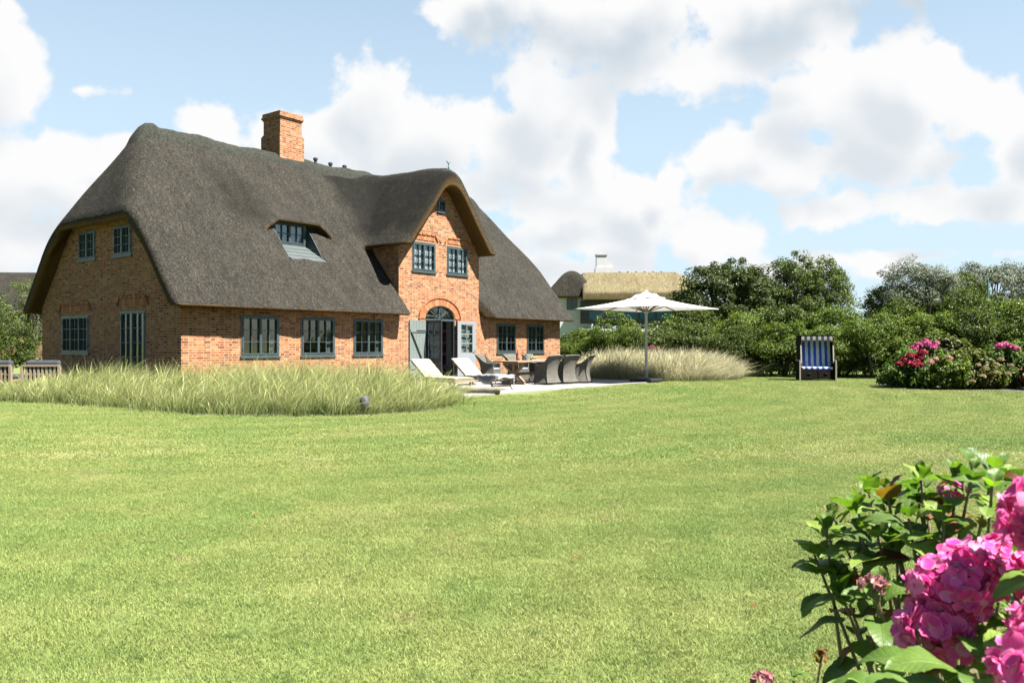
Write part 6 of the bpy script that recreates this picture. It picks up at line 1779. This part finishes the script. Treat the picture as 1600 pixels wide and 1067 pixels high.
# --- a low, nearly spent hydrangea at the bottom edge
hc = thing('spent_hydrangea', 'low hydrangea with bare stalks and withered pink heads at the bottom edge', 'hydrangea', (0.84, 2.45, 0))
CL = np.array(hc.location); LC = Leaves()
for k, (c, hd) in enumerate((((0.765, 2.52, 0.275), 'w'), ((0.90, 2.40, 0.395), 'd'), ((0.845, 2.5, 0.315), 'l'), ((0.80, 2.45, 0.27), 'l'), ((0.93, 2.42, 0.30), 'l'), ((0.87, 2.38, 0.29), 'l'))):
    c = np.array(c); pts = stem_pts((0.85 + 0.02 * k, 2.46, 0), c, (0.0, 0, 0.03)); mb = MB(); mb.tube([tuple(p - CL) for p in pts], 0.0035, 6); mb.build('stem', M['hstem'], hc, smooth=True)
    if hd == 'w': floret_head('withered_flower_head', hc, c, 0.026, 18, 0.016, M['petal_old'], 40, 0.7, -0.3)
    elif hd == 'd': floret_head('withered_flower_head', hc, c, 0.012, 7, 0.012, M['hleaf_red'], 41, 1.0, -0.8)
    for s in range(4 if hd == 'l' else 2):
        a = rg.uniform(0, 6.28); dv = np.array([math.cos(a), math.sin(a), 0.5]); l2 = rg.uniform(0.05, 0.08)
        LC.add(big_leaf(c - np.array([0, 0, 0.02 + (0.12 if hd != 'l' else 0)]) - CL, dv, (0, 0, 1), l2, l2 * 0.6, 0.3, 0.3, rg))
LC.build('foliage', M['hleaf'], hc)
V = [(0.55 + 0.62 + 0.62 * math.cos(a) * (1 + 0.1 * math.sin(3 * a)), 1.75 + 0.95 * math.sin(a) * (1 + 0.08 * math.cos(4 * a)), 0.010) for a in np.linspace(0, 2 * math.pi, 40, endpoint=False)]
s2 = mk('soil', V, [list(range(40))], M['soil']); tag(s2, kind='structure')

# ================================================================ mown turf: short blades over the near lawn
def turf(name, label, tile, nb, hgt, width, centres, rg, nsides=3):
    """a tile of blades scattered over many spots by geometry nodes"""
    n = nb
    r = tile * 0.5 * np.sqrt(rg.uniform(0, 1, n)) * 1.75; a = rg.uniform(0, 6.28, n)
    root = np.stack([r * np.cos(a), r * np.sin(a)], 1)
    H = hgt * rg.uniform(0.45, 1.15, n); W_ = width * rg.uniform(0.6, 1.3, n)
    lean = rg.normal(size=(n, 2)) * 0.65
    ph = rg.uniform(0, 6.28, n); wd = np.stack([np.cos(ph), np.sin(ph)], 1) * (W_ * 0.5)[:, None]
    V = np.zeros((n, 5, 3))
    V[:, 0, :2] = root - wd; V[:, 1, :2] = root + wd
    m = root + lean * (H * 0.30)[:, None]; V[:, 2, :2] = m + wd * 0.8; V[:, 3, :2] = m - wd * 0.8; V[:, 2:4, 2] = (H * 0.55)[:, None]
    V[:, 4, :2] = root + lean * (H * 0.95)[:, None]; V[:, 4, 2] = H
    V = V.reshape(-1, 3)
    F = []
    for i in range(n):
        b = i * 5; F.append((b, b + 1, b + 2, b + 3)); F.append((b + 3, b + 2, b + 4))
    nV = len(V)
    C3 = np.column_stack([centres, np.full(len(centres), 0.002)])
    o = mk(name, np.vstack([V, C3]), F, M['turf'], uv=None)
    at = o.data.attributes.new('spot', 'BOOLEAN', 'POINT')
    at.data.foreach_set('value', np.concatenate([np.zeros(nV, bool), np.ones(len(C3), bool)]))
    gn = bpy.data.node_groups.new(name + '_scatter', 'GeometryNodeTree')
    gn.interface.new_socket('Geometry', in_out='INPUT', socket_type='NodeSocketGeometry')
    gn.interface.new_socket('Geometry', in_out='OUTPUT', socket_type='NodeSocketGeometry')
    N_ = gn.nodes; L = gn.links
    gi, go = N_.new('NodeGroupInput'), N_.new('NodeGroupOutput')
    na = N_.new('GeometryNodeInputNamedAttribute'); na.data_type = 'BOOLEAN'; na.inputs['Name'].default_value = 'spot'
    sp_ = N_.new('GeometryNodeSeparateGeometry'); sp_.domain = 'POINT'
    L.new(gi.outputs[0], sp_.inputs[0]); L.new(na.outputs[0], sp_.inputs['Selection'])
    mp = N_.new('GeometryNodeMeshToPoints'); L.new(sp_.outputs[0], mp.inputs[0])
    rv = N_.new('FunctionNodeRandomValue'); rv.data_type = 'FLOAT_VECTOR'
    rv.inputs[0].default_value = (0, 0, 0); rv.inputs[1].default_value = (0, 0, 6.283)
    io = N_.new('GeometryNodeInstanceOnPoints')
    L.new(mp.outputs[0], io.inputs['Points']); L.new(sp_.outputs[1], io.inputs['Instance']); L.new(rv.outputs[0], io.inputs['Rotation'])
    L.new(io.outputs[0], go.inputs[0])
    md = o.modifiers.new('scatter', 'NODES'); md.node_group = gn
    tag(o, label, 'grass', kind='stuff')
    return o
def turf_mat():
    m, t, b, out = new_mat('turf_blades')
    ge = t.new('ShaderNodeNewGeometry')
    c = lawn_colour(t, ge.outputs['Position'])
    c = t.mix(1.0, c, t.ramp(ge.outputs['Random Per Island'], [(0, (0.84, 0.89, 0.78)), (0.45, (1.0, 1.03, 0.95)), (0.78, (1.15, 1.13, 1.12)), (0.92, (1.35, 1.28, 1.45)), (1, (1.5, 1.38, 1.75))]), 'MULTIPLY')
    t.l.new(c, b.inputs['Base Color']); b.inputs['Roughness'].default_value = 0.6; b.inputs['Specular IOR Level'].default_value = 0.2
    tl = t.new('ShaderNodeBsdfTranslucent'); t.l.new(c, tl.inputs[0])
    mx = t.new('ShaderNodeMixShader'); mx.inputs[0].default_value = 0.3
    t.l.new(b.outputs[0], mx.inputs[1]); t.l.new(tl.outputs[0], mx.inputs[2]); t.l.new(mx.outputs[0], out.inputs[0])
    return m
M['turf'] = turf_mat()
house_poly = [hxy(-0.1, -0.1), hxy(17.8, -0.1), hxy(17.8, 8), hxy(-0.1, 8)]
terr_poly = [hxy(3.5, -6.65), hxy(14.15, -6.65), hxy(14.15, 0.1), hxy(3.5, 0.1)]
def spots(step, ymin, ymax, rg, margin):
    out = []
    for y in np.arange(ymin, ymax, step):
        hx = y * 0.72 + 4.5
        for x in np.arange(-hx, hx, step): out.append((x + rg.uniform(-.12, .12) * step, y + rg.uniform(-.12, .12) * step))
    P = np.array(out)
    bad = np.zeros(len(P), bool)
    for poly, mg in ((house_poly, margin), (terr_poly, margin), (BED1, -0.1), (BED2, 0.0), (soil_poly, -0.1)):
        bad |= in_poly(P, poly) | ((edge_dist(P, poly) < mg) if mg > 0 else False)
    return P[~bad]
rg = np.random.default_rng(21)
turf('lawn_blades', 'short mown blades of the near lawn', 0.55, 8500, 0.018, 0.0026, spots(0.55, 2.2, 9.0, rg, 0.3), rg)
turf('lawn_blades', 'short mown blades of the middle lawn', 0.8, 5200, 0.022, 0.0056, spots(0.8, 9.0, 19.0, rg, 0.45), rg)
turf('lawn_blades', 'short mown blades of the far lawn', 1.2, 5200, 0.026, 0.0090, spots(1.2, 19.0, 36.0, rg, 0.65), rg)
# a few dry leaves on the grass
for k, (x, y) in enumerate(((0.35, 4.9), (1.17, 3.97), (-1.9, 6.2), (3.4, 7.4))):
    L_ = Leaves(); L_.add(big_leaf((0, 0, 0.035), (math.cos(k * 2.0), math.sin(k * 2.0), 0.1), (0, 0, 1), 0.05, 0.028, 0.1, 0.5, rg))
    o = L_.build('fallen_leaf', M['hleaf_red'], None); o.location = (x, y, 0)
    tag(o, ('dry curled leaf lying on the open lawn below the grass bed', 'dry leaf on the lawn just left of the near hydrangea bush', 'small brown leaf on the left half of the lawn', 'small brown leaf on the lawn between the boulder and the far bed')[k], 'leaf')

# ---------------------------------------------------------------- reflectances: the photo is exposed for bright sun at full lens speed,
# so every surface keeps the same fraction of its colour (exposure above makes up for it; bounce light falls as in a contrasty noon picture)
ALBEDO = 0.478
for m_ in bpy.data.materials:
    if not m_.use_nodes: continue
    nt_m = m_.node_tree
    K_ = ALBEDO * {'magenta_petals': 1.45, 'hydrangea_leaf': 1.28, 'white_parasol_cloth': 1.25, 'cream_canvas': 1.2}.get(m_.name, 1.0)
    for nd in list(nt_m.nodes):
        if nd.type not in ('BSDF_PRINCIPLED', 'BSDF_TRANSLUCENT'): continue
        so = nd.inputs[0]
        if so.is_linked:
            v = nt_m.nodes.new('ShaderNodeVectorMath'); v.operation = 'SCALE'; v.inputs['Scale'].default_value = K_
            nt_m.links.new(so.links[0].from_socket, v.inputs[0]); nt_m.links.new(v.outputs[0], so)
        else:
            c_ = so.default_value; so.default_value = (c_[0] * K_, c_[1] * K_, c_[2] * K_, 1)
